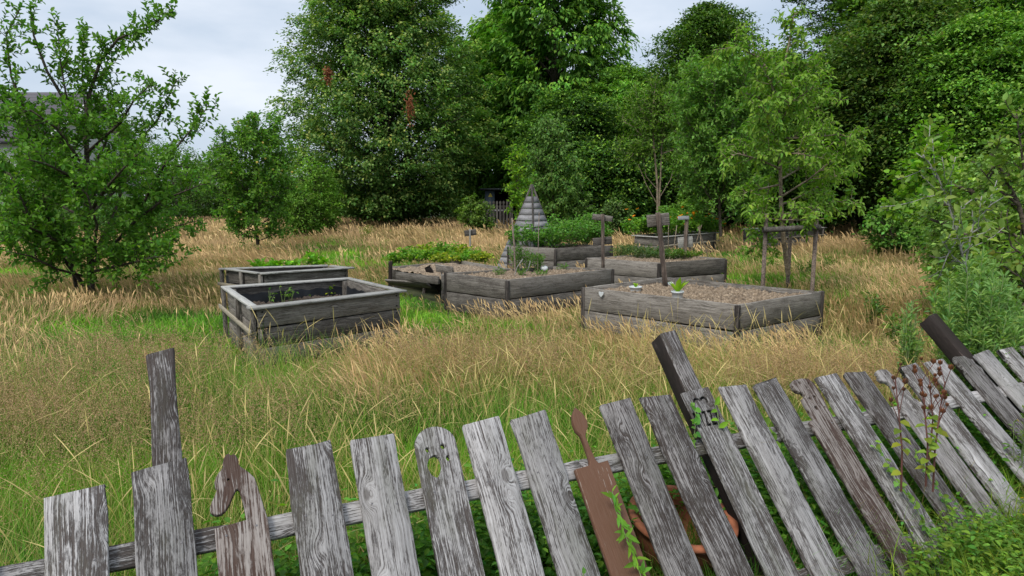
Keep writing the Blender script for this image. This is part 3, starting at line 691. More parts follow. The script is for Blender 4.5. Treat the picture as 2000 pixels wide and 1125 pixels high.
# ------------------------------------------------------------------ transformer box, its little fence, house, far buildings
def box(name, x0, x1, y0, y1, z0, z1, mat, parent=None, label=None):
    V = [(x, y, z) for z in (z0, z1) for y in (y0, y1) for x in (x0, x1)]
    Q = [(0, 2, 3, 1), (4, 5, 7, 6), (0, 1, 5, 4), (1, 3, 7, 5), (3, 2, 6, 7), (2, 0, 4, 6)]
    c = Vector(((x0 + x1) / 2, (y0 + y1) / 2, z0)); V = [tuple(Vector(v) - c) for v in V]
    return obj(name, mesh_np(name, V, Q), mat, parent, Matrix.Translation(c), label)
D = 34.0; x0 = GD(947, 385, D).x; xm = GD(966, 385, D).x; x1 = GD(994, 385, D).x; zt = GD(960, 369, D).z
tb = empty('open_shelter', ((x0 + x1) / 2, D + .8, 0), 'dark box shelter with a yellow warning triangle under the trees', 'shelter')
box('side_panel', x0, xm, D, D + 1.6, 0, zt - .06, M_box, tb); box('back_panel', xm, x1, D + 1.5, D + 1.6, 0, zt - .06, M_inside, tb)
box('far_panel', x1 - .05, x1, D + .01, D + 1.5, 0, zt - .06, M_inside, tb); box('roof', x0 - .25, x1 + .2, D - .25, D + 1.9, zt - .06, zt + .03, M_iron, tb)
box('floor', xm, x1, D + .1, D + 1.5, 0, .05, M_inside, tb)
cx = (x0 + xm) / 2 + .03; cz = GD(957, 381, D).z
me = curve_plate('warning_sign', [[(-.11, -.09), (.11, -.09), (0, .11)]], .01); o = obj('warning_sign', me, M_yel, tb, Matrix.Translation((cx, D - .012, cz)) @ Euler((R(90), 0, 0)).to_matrix().to_4x4())
me = curve_plate('lightning_mark', [[(.012, .055), (-.025, -.01), (.0, -.008), (-.012, -.06), (.027, .008), (.003, .008)]], .006); obj('lightning_mark', me, M_bolt, o, WM[o.name] @ Matrix.Translation((0, 0, .009)))
lf = empty('figure_fence', (GD(968, 400, 31).x, 31, 0), 'low grey fence of figure shaped pickets before the dark shelter', 'fence')
xa, xb = GD(941, 385, 31).x, GD(1000, 385, 31).x; zt = GD(960, 393, 31).z
for k in range(9):
    x = xa + (xb - xa) * (k + .5) / 9
    fig = [(-.045, 0), (.045, 0), (.05, zt - .32), (.065, zt - .22), (.025, zt - .16), (.05, zt - .10), (.045, zt - .02), (0, zt + .02), (-.045, zt - .02), (-.05, zt - .10), (-.025, zt - .16), (-.065, zt - .22), (-.05, zt - .32)]
    obj('picket', curve_plate('picket', [fig], .025), M_bed_d, lf, Matrix.Translation((x, 31, 0)) @ Euler((R(90), 0, 0)).to_matrix().to_4x4())
bar('rail', (xa, 31.03, zt - .42), (xb, 31.03, zt - .42), .07, .03, M_shingle, lf)
bar('rail', (xa, 31.03, .2), (xb, 31.03, .2), .07, .03, M_shingle, lf)
for x in (xa, xb): bar('post', (x, 31.08, -.1), (x, 31.08, zt - .15), .08, .08, M_bed_d, lf, (1, 0, 0))

def strip_mat(name, c, axis, freq, depth=.5, var=.15):
    m, N, LK = mat_new(name); o = N('ShaderNodeOutputMaterial'); p = N('ShaderNodeBsdfPrincipled'); LK(p.outputs[0], o.inputs[0])
    t = N('ShaderNodeTexCoord'); wv = N('ShaderNodeTexWave'); wv.wave_profile = 'SAW'; wv.bands_direction = axis; wv.inputs['Scale'].default_value = freq; wv.inputs['Distortion'].default_value = .1
    LK(t.outputs['Object'], wv.inputs['Vector']); r = N('ShaderNodeValToRGB'); r.color_ramp.elements[0].color = (*(np.array(c) * (1 - depth)), 1); r.color_ramp.elements[1].color = (*c, 1); r.color_ramp.elements[1].position = .3
    LK(wv.outputs['Fac'], r.inputs[0]); LK(r.outputs[0], p.inputs['Base Color']); p.inputs['Roughness'].default_value = .8
    b = N('ShaderNodeBump'); b.inputs['Distance'].default_value = .04; LK(wv.outputs['Fac'], b.inputs['Height']); LK(b.outputs[0], p.inputs['Normal']); return m
M_tile = strip_mat('grey_roof_tiles', (.12, .11, .12), 'Y', 1.1, .45); M_siding = strip_mat('pale_siding', (.62, .63, .62), 'Z', 1.6, .3)
M_wallw = plain('white_render', (.66, .66, .65), .8, .05, 2, .1); M_brick = plain('brown_brick', (.26, .17, .12), .9, .25, 6, .3); M_glass = plain('window_glass', (.05, .06, .07), .1, .1, 2, 0)
HX1 = GD(193, 187, 36).x; zr = GD(193, 187, 36).z; ze = 4.3
hs_ = empty('house', (HX1 - 8, 36, 0), 'white house with a dark grey tiled roof behind the left apple tree', 'house')
y0, y1 = 31.5, 40.5; xw = HX1 - 18
def tri_prism(name, pts, mat, par, x0, x1):
    V = [(x0, y, z) for y, z in pts] + [(x1, y, z) for y, z in pts]; n = len(pts)
    me = bpy.data.meshes.new(name); fs = [list(range(n))[::-1], list(range(n, 2 * n))] + [(i, (i + 1) % n, n + (i + 1) % n, n + i) for i in range(n)]
    me.from_pydata(V, [], fs); me.update(); return obj(name, me, mat, par)
tri_prism('wall', [(y0 + .4, 0), (y1 - .4, 0), (y1 - .4, ze), (36, zr - .3), (y0 + .4, ze)], M_siding, hs_, xw, HX1 - .4)
for (ya, yb, n_) in ((y0, 36, 'roof'), (y1, 36, 'roof')):
    V = []; dz = .18
    for x in (xw - .4, HX1): V += [(x, ya, ze - .25), (x, yb, zr - .02), (x, yb, zr + dz), (x, ya, ze - .25 + dz)]
    obj(n_, mesh_np(n_, V, [(0, 1, 2, 3), (4, 7, 6, 5), (3, 2, 6, 7), (0, 4, 5, 1), (0, 3, 7, 4)]), M_tile, hs_)
    V = []
    for x in (HX1 + .003, HX1 + .06): V += [(x, ya, ze - .45), (x, yb, zr - .25), (x, yb, zr + dz + .03), (x, ya, ze - .25 + dz + .03)]
    obj('verge_board', mesh_np('verge_board', V, [(0, 1, 2, 3), (4, 7, 6, 5), (3, 2, 6, 7), (0, 4, 5, 1), (0, 3, 7, 4)]), M_wallw, hs_)
for x in (HX1 - 3.5, HX1 - 7, HX1 - 11): 
    wdw = box('window', x - .7, x + .7, y0 + .34, y0 + .41, 1.4, 2.8, M_wallw, hs_); box('pane', x - .6, x + .6, y0 + .32, y0 + .339, 1.5, 2.7, M_glass, wdw)
D = 62; xa, xb = GD(330, 350, D).x, GD(505, 350, D).x; zt = GD(450, 337, D).z
lb = empty('flat_building', ((xa + xb) / 2, D, 0), 'low white flat roofed building far beyond the small fruit tree', 'building')
box('wall', xa, xb, D, D + 10, 0, zt - .5, M_wallw, lb); box('roof_edge', xa - .3, xb + .3, D - .3, D + 10.3, zt - .5, zt, M_pipe, lb)
for k in range(5): box('window', xa + 1 + k * 1.6, xa + 2.1 + k * 1.6, D - .03, D - .005, 1.0, 2.3, M_glass, lb)
D = 70; xa, xb = GD(556, 350, D).x, GD(600, 350, D).x; zt = GD(570, 334, D).z
lb = empty('brick_building', ((xa + xb) / 2, D, 0), 'small glimpse of a far white and red brick building left of the linden', 'building')
box('wall', xa, xb, D, D + 8, 0, zt - .9, M_brick, lb); box('upper_wall', xa, xb, D + .02, D + 8, zt - .9, zt, M_wallw, lb)
box('window', xa + .4, xa + 1.2, D - .03, D - .005, 2.2, 3.4, M_glass, lb)

# terracotta bowl behind the fence
def lathe(name, prof, c, tilt=(0, 0), n=40):
    a = np.linspace(0, 2 * np.pi, n, endpoint=False); Mr = Matrix.Translation(c) @ Euler((tilt[0], tilt[1], 0)).to_matrix().to_4x4()
    V = np.array([[r_ * math.cos(t), r_ * math.sin(t), z] for r_, z in prof for t in a])
    Q = [(k * n + j, k * n + (j + 1) % n, (k + 1) * n + (j + 1) % n, (k + 1) * n + j) for k in range(len(prof) - 1) for j in range(n)]
    return mesh_np(name, V, Q, smooth=True), Mr
TBD = 2.62
tp = GD(1333, 1010, TBD); tp_bowl = tp
me, Mr = lathe('terracotta_bowl', [(.12, -.20), (.17, -.16), (.20, -.05), (.205, -.012), (.222, -.012), (.226, 0), (.222, .012), (.196, .012), (.186, -.02), (.165, -.12), (.10, -.16), (.001, -.165)], tp, (R(8), R(4)))
o = obj('terracotta_bowl', me, M_terra, None, Mr); tag(o, 'round terracotta bowl lying in the weeds behind the fence', 'plant pot')

# ================================================================== GRASS
def hmul(x, y): return np.where(y < 11.5, .62, .62 + .25 * np.clip((y - 11.5) / 6, 0, 1))
def inside(poly, x, y):
    c = np.zeros(x.shape, bool); n = len(poly)
    for i in range(n):
        x0, y0 = poly[i]; x1, y1 = poly[(i + 1) % n]
        t = ((y0 > y) != (y1 > y)); xi = (x1 - x0) * (y - y0) / (y1 - y0 + 1e-12) + x0; c ^= t & (x < xi)
    return c
def patch(px, py, rx, ry, s=1.0): p = G(px, py, .25); return (p.x, p.y, rx, ry, s)
GREEN = [patch(330, 612, 1.2, .75, 1.0), patch(250, 600, .8, .6, .6), patch(720, 505, .9, .8, .6), patch(1500, 500, .9, 1.2, .7), patch(450, 800, .5, .35, .7), patch(380, 615, .75, 1.0, 1.1), patch(330, 650, .7, .7, .9), patch(245, 655, .8, .35, .6), patch(420, 690, .6, .7, 1.0), patch(650, 492, .6, 2.0, .9), patch(640, 470, .5, 3, .6), patch(830, 598, .45, .8, 1.2), patch(820, 560, .5, .7, .8),
         patch(1455, 528, .8, .6, 1.2), patch(1430, 490, .4, 1.6, .9), patch(1560, 530, .7, .4, .7), patch(1640, 640, .4, .5, .6), patch(1420, 455, .5, 3, .7), patch(60, 900, .5, .5, .9), patch(300, 640, 1.0, .6, .6),
         patch(480, 820, .45, .5, .8), patch(800, 820, 1.0, .35, .5), patch(1000, 800, 1.0, .35, .4), patch(1620, 490, .8, .8, .5), patch(1700, 690, .5, .4, .4), patch(130, 520, 1.6, .5, .8), patch(20, 480, 1.5, 1, .4)]
def green(x, y):
    g = np.zeros(np.shape(x))
    for (a, b, rx, ry, s) in GREEN: g = np.maximum(g, 1.25 * s * np.exp(-(((x - a) / (rx * 1.25)) ** 2 + ((y - b) / (ry * 1.25)) ** 2) ** 1.5))
    n = vnoise(x * .9 + 3, y * .9, 21) * .6 + vnoise(x * 2.6, y * 2.6, 22) * .4
    near = np.clip((5.0 - y) / 1.3, 0, 1)
    return np.clip(g * (0.85 + .4 * n) + np.clip((n - .58) * 1.6, 0, .5) + near * .62, 0, 1)
def fence_n(x, y): return (x - FX0) * fn[0] + (y - FY0) * fn[1]
def fence_s(x, y): return (x - FX0) * fd[0] + (y - FY0) * fd[1]
BEDS = [(b1, 1.25), (b2, 1.1), (b3, 1.35), (b4, 1.5), (b6, 1.1), (b7, 1.3)]
def edge_dist(x, y):
    d = np.full(np.shape(x), 9.)
    for P_ in FOOT:
        for i in range(len(P_)):
            ax, ay = P_[i]; bx, by = P_[(i + 1) % len(P_)]; L2 = (bx - ax) ** 2 + (by - ay) ** 2
            t = np.clip(((x - ax) * (bx - ax) + (y - ay) * (by - ay)) / L2, 0, 1); d = np.minimum(d, np.hypot(x - ax - t * (bx - ax), y - ay - t * (by - ay)))
    return d
def bedm(x, y, lo=.5): return lo + (1 - lo) * np.clip((edge_dist(x, y) - .15) / 1.0, 0, 1)
def in_beds(x, y):
    m = np.zeros(x.shape, bool)
    for p in FOOT: m |= inside(p, x, y)
    return m
def roots(n, y0, y1, p=.6, side=1.15):
    """sample roots; density falls with distance"""
    u = rng.random(n); q = 1 - p; y = (y0 ** q + u * (y1 ** q - y0 ** q)) ** (1 / q) if abs(q) > 1e-6 else y0 * (y1 / y0) ** u
    hw = .77 * y * side / 1.0 + 1.0; x = (rng.random(n) * 2 - 1) * hw
    k = ~in_beds(x, y); return x[k], y[k]
def clampn(x, y, h):
    n = fence_n(x, y); s = fence_s(x, y)
    lim = np.where(n > .05, n * 1.0 + .04, .10 + .10 * np.clip(s - 2.2, 0, 1.5)); lim = np.where(n > .78, 9, lim)
    return np.minimum(h, lim)
def ribbons(name, x, y, h, wd, az, bend, c0, c1, prof_t, prof_w, tmid=.5, mat=None, zb=None):
    n = len(x); z0 = hz(x, y) - .02 if zb is None else zb
    T = np.asarray(prof_t)[None, :]; W_ = np.asarray(prof_w)[None, :] * wd[:, None]
    ho = bend[:, None] * h[:, None] * T ** 2.2
    zz = h[:, None] * (T - .5 * (bend[:, None] ** 1.5) * T ** 3)
    px = x[:, None] + np.cos(az)[:, None] * ho; py = y[:, None] + np.sin(az)[:, None] * ho; pz = z0[:, None] + zz
    fa = rng.normal(0, .6, n); sx = np.cos(fa)[:, None]; sy = np.sin(fa)[:, None]
    A = np.stack([px - sx * W_ / 2, py - sy * W_ / 2, pz], -1); B = np.stack([px + sx * W_ / 2, py + sy * W_ / 2, pz], -1)
    k = T.shape[1]; V = np.stack([A, B], 2).reshape(n, 2 * k, 3)
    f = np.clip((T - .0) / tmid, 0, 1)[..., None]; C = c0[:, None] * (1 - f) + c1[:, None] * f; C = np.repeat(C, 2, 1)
    base = (np.arange(n) * 2 * k)[:, None, None]; q = (np.arange(k - 1) * 2)[None, :, None] + np.array([0, 1, 3, 2])[None, None]
    Q = (base + q).reshape(-1, 4)
    return V.reshape(-1, 3), Q, C.reshape(-1, 3)
WIND = R(170)  # stems nod to the left
GR = np.array([.135, .30, .028]); GR2 = np.array([.085, .165, .035]); TAN = np.array([.62, .45, .215]); TAN2 = np.array([.55, .355, .17]); PINK = np.array([.50, .30, .185]); OLV = np.array([.26, .25, .08])
def grass_obj(name, parts, mat, label=None):
    Vs, Qs, Cs, o = [], [], [], 0
    for V, Q, C in parts: Vs.append(V); Qs.append(Q + o); Cs.append(C); o += len(V)
    g = obj(name, mesh_np(name, np.concatenate(Vs), np.concatenate(Qs), np.concatenate(Cs)), mat); tag(g, label, 'grass', kind='stuff'); return g
def lod(y, a=3.0, p=.85): return np.maximum(1, y / a) ** p
# -- green understorey
x, y = roots(420000, 1.0, 30, .62)
g = green(x, y); fs = fence_s(x, y)
h = (.12 + .13 * rng.random(len(x)) + .12 * vnoise(x * 1.3, y * 1.3, 4)) * (1 - .3 * np.clip(g - .5, 0, .5)) * np.where(y < 5, 1.15, .85) * bedm(x, y, .38); h = clampn(x, y, h)
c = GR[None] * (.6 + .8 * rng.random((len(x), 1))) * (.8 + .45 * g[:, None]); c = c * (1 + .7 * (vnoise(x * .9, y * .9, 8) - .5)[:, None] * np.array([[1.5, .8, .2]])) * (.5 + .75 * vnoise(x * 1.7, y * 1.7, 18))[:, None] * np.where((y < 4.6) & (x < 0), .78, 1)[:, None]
dry = rng.random(len(x)) < (.50 * (1 - g) ** 1.3) ; c[dry] = (OLV * .5 + TAN2 * .5)[None] * (.6 + .7 * rng.random((dry.sum(), 1)))
c[~dry & (rng.random(len(x)) < .12)] *= np.array([1.7, 1.25, 1.1])
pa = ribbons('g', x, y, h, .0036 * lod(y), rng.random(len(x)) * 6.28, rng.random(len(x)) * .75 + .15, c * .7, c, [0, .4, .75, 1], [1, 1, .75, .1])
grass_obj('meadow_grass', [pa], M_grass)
# -- tan dry mid layer
x, y = roots(330000, 1.7, 45, .62); g = green(x, y)
yy = np.clip((y - 3.6) / 1.3, .10, 1); left = np.where((x < -.25 * y) & (y < 6.5), .35, 1)
k = rng.random(len(x)) < (1 - g * 1.05) * yy * left * (.12 + 1.0 * vnoise(x * .9, y * .9, 31) ** 1.3); x, y, g = x[k], y[k], g[k]
h = (.26 + .26 * rng.random(len(x))) * (.65 + .7 * vnoise(x * .8, y * .8, 6)) * hmul(x, y) * bedm(x, y, .38); h = clampn(x, y, h)
t = rng.random((len(x), 1)); c1 = (TAN * t + TAN2 * (1 - t)) * (.65 + .6 * rng.random((len(x), 1))); pk = vnoise(x * .35 + 7, y * .35, 12)[:, None]; c1 = c1 * (1 - pk * .6) + PINK * pk * .6
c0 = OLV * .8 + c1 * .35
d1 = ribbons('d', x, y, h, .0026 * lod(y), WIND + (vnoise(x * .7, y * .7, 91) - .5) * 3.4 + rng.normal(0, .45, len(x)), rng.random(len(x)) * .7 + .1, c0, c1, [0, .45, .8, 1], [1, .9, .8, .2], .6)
# -- seed head stems
x, y = roots(95000, 1.9, 40, .7); g = green(x, y)
yy = np.clip((y - 3.4) / 1.6, .08, 1) * np.where((x < -.25 * y) & (y < 6.5), .3, 1)
cl = vnoise(x * 1.7, y * 1.7, 41)
k = rng.random(len(x)) < (1 - g * .93) * yy * (.02 + 1.15 * cl ** 1.5) * np.where((y > 4.0) & (y < 6.8) & (x > -1.2), 2.6, 1); x, y, g = x[k], y[k], g[k]
h = (.42 + .30 * rng.random(len(x))) * (.65 + .65 * vnoise(x * .8, y * .8, 6)) * hmul(x, y) * bedm(x, y, .78); h = clampn(x, y, h)
t = rng.random((len(x), 1)); c1 = (TAN * 1.15 * t + TAN2 * (1 - t)) * (.75 + .55 * rng.random((len(x), 1))); c0 = OLV * .7 + c1 * .45
sp1 = ribbons('s', x, y, h, .0030 * lod(y), WIND + (vnoise(x * .7, y * .7, 91) - .5) * 3.0 + rng.normal(0, .45, len(x)), rng.random(len(x)) ** 1.3 * .8 + .12, c0, c1, [0, .4, .72, .78, .88, 1], [.55, .5, .45, 1.7, 1.9, .3], .7)
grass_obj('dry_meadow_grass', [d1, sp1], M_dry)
# -- fine brown haze of small panicles
def panicles(n, y0, y1, dens, per=30, hh=(.35, .55), rad=.07):
    x, y = roots(n, y0, y1, .8); k = rng.random(len(x)) < dens(x, y); x, y = x[k], y[k]
    h = clampn(x, y, (hh[0] + (hh[1] - hh[0]) * rng.random(len(x))) * bedm(x, y, .8)); m = len(x); lx = lod(y)
    zz = rng.random((m, per)) ; r_ = rad * (1.05 - zz) ** .8 * rng.random((m, per)) ** .6; a = rng.random((m, per)) * 6.28
    P = np.stack([x[:, None] + r_ * np.cos(a) - .05 * zz, y[:, None] + r_ * np.sin(a), (h[:, None] - .16 + .20 * zz)], -1).reshape(-1, 3); P[:, 2] = np.maximum(P[:, 2], .03)
    L = (.0055 * lx)[:, None].repeat(per, 1).ravel() * (.7 + .6 * rng.random(m * per)); s = L * .40
    d = rng.normal(0, 1, (m * per, 3)); d[:, 2] = np.abs(d[:, 2]) + .3; d = nrm(d); sd_ = nrm(np.cross(d, rng.normal(0, 1, d.shape)))
    V = np.stack([P, P + d * L[:, None] * .5 + sd_ * s[:, None], P + d * L[:, None], P + d * L[:, None] * .5 - sd_ * s[:, None]], 1).reshape(-1, 3)
    c = (PINK * .55 + TAN * .3 + OLV * .25)[None] * (.55 + .5 * rng.random((m, 1))); C = np.repeat(c, per * 4, 0)
    return V, np.arange(len(V)).reshape(-1, 4), C, (x, y, h)
def hzden(x, y):
    d = np.zeros(len(x))
    for (px, py, rx, ry, s) in ((120, 800, 1.2, .9, 1.0), (230, 720, 1.0, .7, 1), (40, 700, 1.4, .8, .8), (300, 870, .7, .3, .9), (150, 900, .6, .3, .8), (560, 760, .5, .5, .7), (640, 700, .9, .30, 1.4), (780, 690, .6, .3, 1.2), (1400, 715, .9, .3, 1.6), (1550, 725, .8, .4, 1.6), (1100, 690, .8, .3, 1.0), (1250, 700, .6, .3, .6), (1000, 700, 1.2, .4, .5), (1650, 720, .6, .5, .6)):
        p = G(px, py, .35); d = np.maximum(d, s * np.exp(-(((x - p.x) / rx) ** 2 + ((y - p.y) / ry) ** 2)))
    return np.clip(d * np.clip((vnoise(x * 1.6, y * 1.6, 55) * .6 + vnoise(x * 4, y * 4, 56) * .4 - .34) * 3.2, 0, 1) * np.where(x < -1.5, .62, 1.0), 0, 1)
V, Q, C, _ = panicles(90000, 2.0, 9.0, hzden, 34)
grass_obj('seed_haze_grass', [(V, Q, C)], M_dry)
# -- tall single stems in the foreground grass
x, y = roots(11000, 2.1, 6.0, .5); n_ = fence_n(x, y); k = (n_ > .85) & (rng.random(len(x)) < .1 + 1.1 * vnoise(x * 1.5, y * 1.5, 77) ** 2) & (rng.random(len(x)) < np.where(x < -1.0, .35, 1)); x, y = x[k], y[k]
h = .42 + .35 * rng.random(len(x)); c1 = (TAN * np.array([1, 1.08, .95]))[None] * (.8 + .5 * rng.random((len(x), 1)))
st = ribbons('t', x, y, h, np.full(len(x), .0030), rng.random(len(x)) * 6.28, rng.random(len(x)) * .7 + .1, OLV[None] * np.ones((len(x), 1)), c1, [0, .3, .55, .78, .84, .92, 1], [.6, .55, .5, .45, 1.7, 1.7, .3], .6)
x, y = roots(26000, 2.0, 6.0, .6); n_ = fence_n(x, y); k = (n_ > .7); x, y = x[k], y[k]; h = clampn(x, y, .25 + .3 * rng.random(len(x)))
c1 = np.where(rng.random((len(x), 1)) < .45, OLV[None] * 1.5, GR[None] * 1.1) * (.7 + .6 * rng.random((len(x), 1)))
st2 = ribbons('t', x, y, h, np.full(len(x), .0036), rng.random(len(x)) * 6.28, rng.random(len(x)) * .6 + .1, c1 * .7, c1, [0, .4, .75, 1], [1, .9, .6, .1])
grass_obj('tall_foreground_grass', [st, st2], M_grass)

# -- leafy weeds at the foot of the fence (front and behind)
def weed_field(name, n, box_, hfun, leaf, base, label, seed=3, stems=True):
    r = np.random.default_rng(seed); s = box_[0] + r.random(n) * (box_[1] - box_[0]); nn_ = box_[2] + r.random(n) * (box_[3] - box_[2])
    X = FX0 + fd[0] * s + fn[0] * nn_; Yy = FY0 + fd[1] * s + fn[1] * nn_; hh = hfun(s, nn_, r)
    k = (hh > .02) & ~((np.hypot(X - tp_bowl[0], Yy - tp_bowl[1]) < .22) & (nn_ > 0)) & ~((np.abs(X - tp_bowl[0]) < .3) & (nn_ > .12) & (Yy < tp_bowl[1])); X, Yy, hh = X[k], Yy[k], hh[k]; m = len(X); per = 11
    tt = (np.arange(per)[None] + r.random((m, per)) * .6) / per; a = r.random(m)[:, None] * 6.28 + np.arange(per)[None] * 1.7
    lean = r.normal(0, .12, (m, 2)); P = np.stack([X[:, None] + lean[:, :1] * tt * hh[:, None] * 2, Yy[:, None] + lean[:, 1:] * tt * hh[:, None] * 2, hh[:, None] * (.15 + .85 * tt)], -1).reshape(-1, 3)
    el = r.random((m, per)) * .5 - .1; A = np.stack([np.cos(a) * np.cos(el), np.sin(a) * np.cos(el), np.sin(el)], -1).reshape(-1, 3)
    Nn = nrm(np.array([[0, 0, 1.]]) + r.normal(0, .35, (m * per, 3))); L = leaf * (1.15 - .5 * tt).ravel() * (.7 + .6 * r.random(m * per))
    C = vary(base, m * per, .28, .15, r)
    g = obj(name, leaf6_mesh(name, P, A, Nn, L, L * .5, C), M_leaf); tag(g, label, 'weeds', kind='stuff'); return g
def hback(s, n, r): return np.clip(np.minimum(n * .78 - .07, .45) * (.5 + .6 * r.random(len(s))), 0, 1) * (r.random(len(s)) < (.35 + 1.0 * vnoise(s * 2.2, n * 2, 5)))
weed_field('low_green_weeds', 7500, (.2, 5.4, .06, .95), hback, .050, (.085, .24, .04), 'low leafy green weeds growing behind and through the fence')
def hfront(s, n, r): return np.clip(.10 + .16 * vnoise(s * 2.5, n * 3, 8) + .08 * r.random(len(s)), 0, 1) * (r.random(len(s)) < np.clip((s - 2.7) * 1.3, 0, 1))
weed_field('front_weeds', 3600, (2.4, 5.6, -.75, .10), hfront, .036, (.10, .22, .04), 'low green weeds in front of the lower right fence', 9)
x = []; s_ = 2.5 + rng.random(9000) * 3.0; n_ = -.85 + rng.random(9000) * 1.05; k = rng.random(9000) < np.clip((s_ - 2.6) * 1.2, 0, 1); s_, n_ = s_[k], n_[k]
x = FX0 + fd[0] * s_ + fn[0] * n_; y = FY0 + fd[1] * s_ + fn[1] * n_; c = vary((.13, .23, .035), len(x), .3, .12)
pf = ribbons('f', x, y, .14 + .2 * rng.random(len(x)), np.full(len(x), .005), rng.random(len(x)) * 6.28, rng.random(len(x)) * .8 + .15, c * .6, c, [0, .35, .7, 1], [1, 1, .8, .1])
grass_obj('front_green_grass', [pf], M_grass)

# ================================================================== TREES
UP = np.array([0, 0, 1.])
def curve_path(p, d, L, n=6, up=.3, wob=.12, r=rng):
    P = [np.array(p, float)]; d = np.array(d, float); d /= np.linalg.norm(d)
    for i in range(n - 1):
        d = d + UP * up / n + r.normal(0, wob, 3) * .6; d /= np.linalg.norm(d); P.append(P[-1] + d * L / (n - 1))
    return np.array(P)
def along(P, f):
    s = np.concatenate([[0], np.cumsum(np.linalg.norm(np.diff(P, axis=0), axis=1))]); t = f * s[-1]; i = min(max(int(np.searchsorted(s, t)) - 1, 0), len(P) - 2)
    u = (t - s[i]) / (s[i + 1] - s[i] + 1e-9); return P[i] * (1 - u) + P[i + 1] * u, nrm(P[i + 1] - P[i])
def mid_tree(name, label, limbs, radii, ssc=None, sub=7, sublen=(.35, .8), twigs=6, twlen=(.15, .32), gap=.035, leaf=.075, wr=.55, base=(.06, .13, .03), up=.5, droop=.15, seed=1, from_=.25, mat=None, bark=None, lup=.5,
             fruit=None, cat='tree', keep=None, shade=0.0, wiggle=.12, twup=.3, lobed=False, tipc=None, group=None, subang=1.0, leafvar=.25):
    """limbs: world polylines. Leaves grow on twigs on side branches of the limbs"""
    r = np.random.default_rng(seed); polys = [np.asarray(l, float) for l in limbs]; rads = [np.linspace(a, b, len(l)) for (a, b), l in zip(radii, polys)]
    subs, tws = [], []
    for li, l in enumerate(polys):
        Ll = np.linalg.norm(np.diff(l, axis=0), axis=1).sum(); f0 = from_[li] if isinstance(from_, (list, tuple)) else from_
        ns = max(2, int(sub * Ll)); 
        for k in range(ns):
            f = f0 + (1 - f0) * (k + r.random()) / ns; p, d = along(l, min(f, .99))
            a = r.random() * 6.28; s = nrm(np.cross(d, UP) + 1e-3); t = np.cross(s, d); side = s * math.cos(a) + t * math.sin(a)
            dd = nrm(d * (1 - .55 * subang) + side * .9 * subang + UP * .1); L = r.uniform(*sublen) * (1.1 - .55 * f) * (ssc[li] * (1.15 - .5 * f) if ssc else 1)
            q = curve_path(p, dd, L, 5, up, wiggle, r); subs.append(q); tws.append(q[1:])
            nt_ = max(1, int(twigs * L)); 
            for j in range(nt_):
                f2 = .2 + .8 * (j + r.random()) / nt_; p2, d2 = along(q, min(f2, .99)); a2 = r.random() * 6.28; s2 = nrm(np.cross(d2, UP) + 1e-3); t2 = np.cross(s2, d2)
                tws.append(curve_path(p2, d2 * .5 + (s2 * math.cos(a2) + t2 * math.sin(a2)) * .8, r.uniform(*twlen), 4, twup, wiggle, r))
        tws.append(l[-2:] if len(l) > 2 else l)
    root = empty(name, tuple(polys[0][0]), label, cat, group)
    br = polys + subs; rr = rads + [np.linspace(.0065, .0025, len(q)) for q in subs]
    thin = [q for q in tws]; 
    obj('trunk', tubes('trunk', br + thin, rr + [np.full(len(q), .0028) for q in thin], 5), bark or M_bark, root)
    P, A, Tf = [], [], []
    for q in tws:
        L = np.linalg.norm(np.diff(q, axis=0), axis=1).sum(); n = max(2, int(L / gap))
        for j in range(n):
            p, d = along(q, (j + .5) / n); P.append(p); A.append(d); Tf.append(j / n)
    P = np.array(P); A = np.array(A); Tf = np.array(Tf); n = len(P); a = np.arange(n) * 2.4 + r.random(n); s = nrm(np.cross(A, UP) + 1e-3); t = np.cross(s, A)
    side = s * np.cos(a)[:, None] + t * np.sin(a)[:, None]; D = nrm(A * .6 + side + UP * lup * .3 + r.normal(0, .15, (n, 3)))
    Nn = nrm(UP * .9 + r.normal(0, .45, (n, 3)) + A * .2); L = leaf * (.65 + .6 * r.random(n))
    if keep is not None: k = keep(P, r); P, D, Nn, L, Tf = P[k], D[k], Nn[k], L[k], Tf[k]
    gm = np.array([1.22, 1.22, 1.0]); C = vary(np.array(base) * gm, len(P), leafvar, .14, r); tipc = tuple(np.array(tipc) * gm * np.array([1.25, 1.1, .85])) if tipc is not None else None
    if tipc is not None: C = C * (1 - Tf[:, None] * .6) + np.array(tipc)[None] * Tf[:, None] * .6
    f6 = leaf * F / max(polys[0][0][1], 1) > 9
    me = (leaf6_mesh if f6 else leaf_mesh)('crown', P, D, Nn, L, L * wr, C, droop=droop)
    obj('crown', me, mat or M_leaf, root)
    if fruit:
        nf, fr, fc = fruit; idx = r.integers(0, len(P), nf); 
        fm = blobs('fruit', np.zeros((1, 3)), fr, fc, r)
        for q in idx: obj('fruit', fm, M_flower, root, Matrix.Translation(tuple(P[q] - UP * fr * 1.2)))
    return root
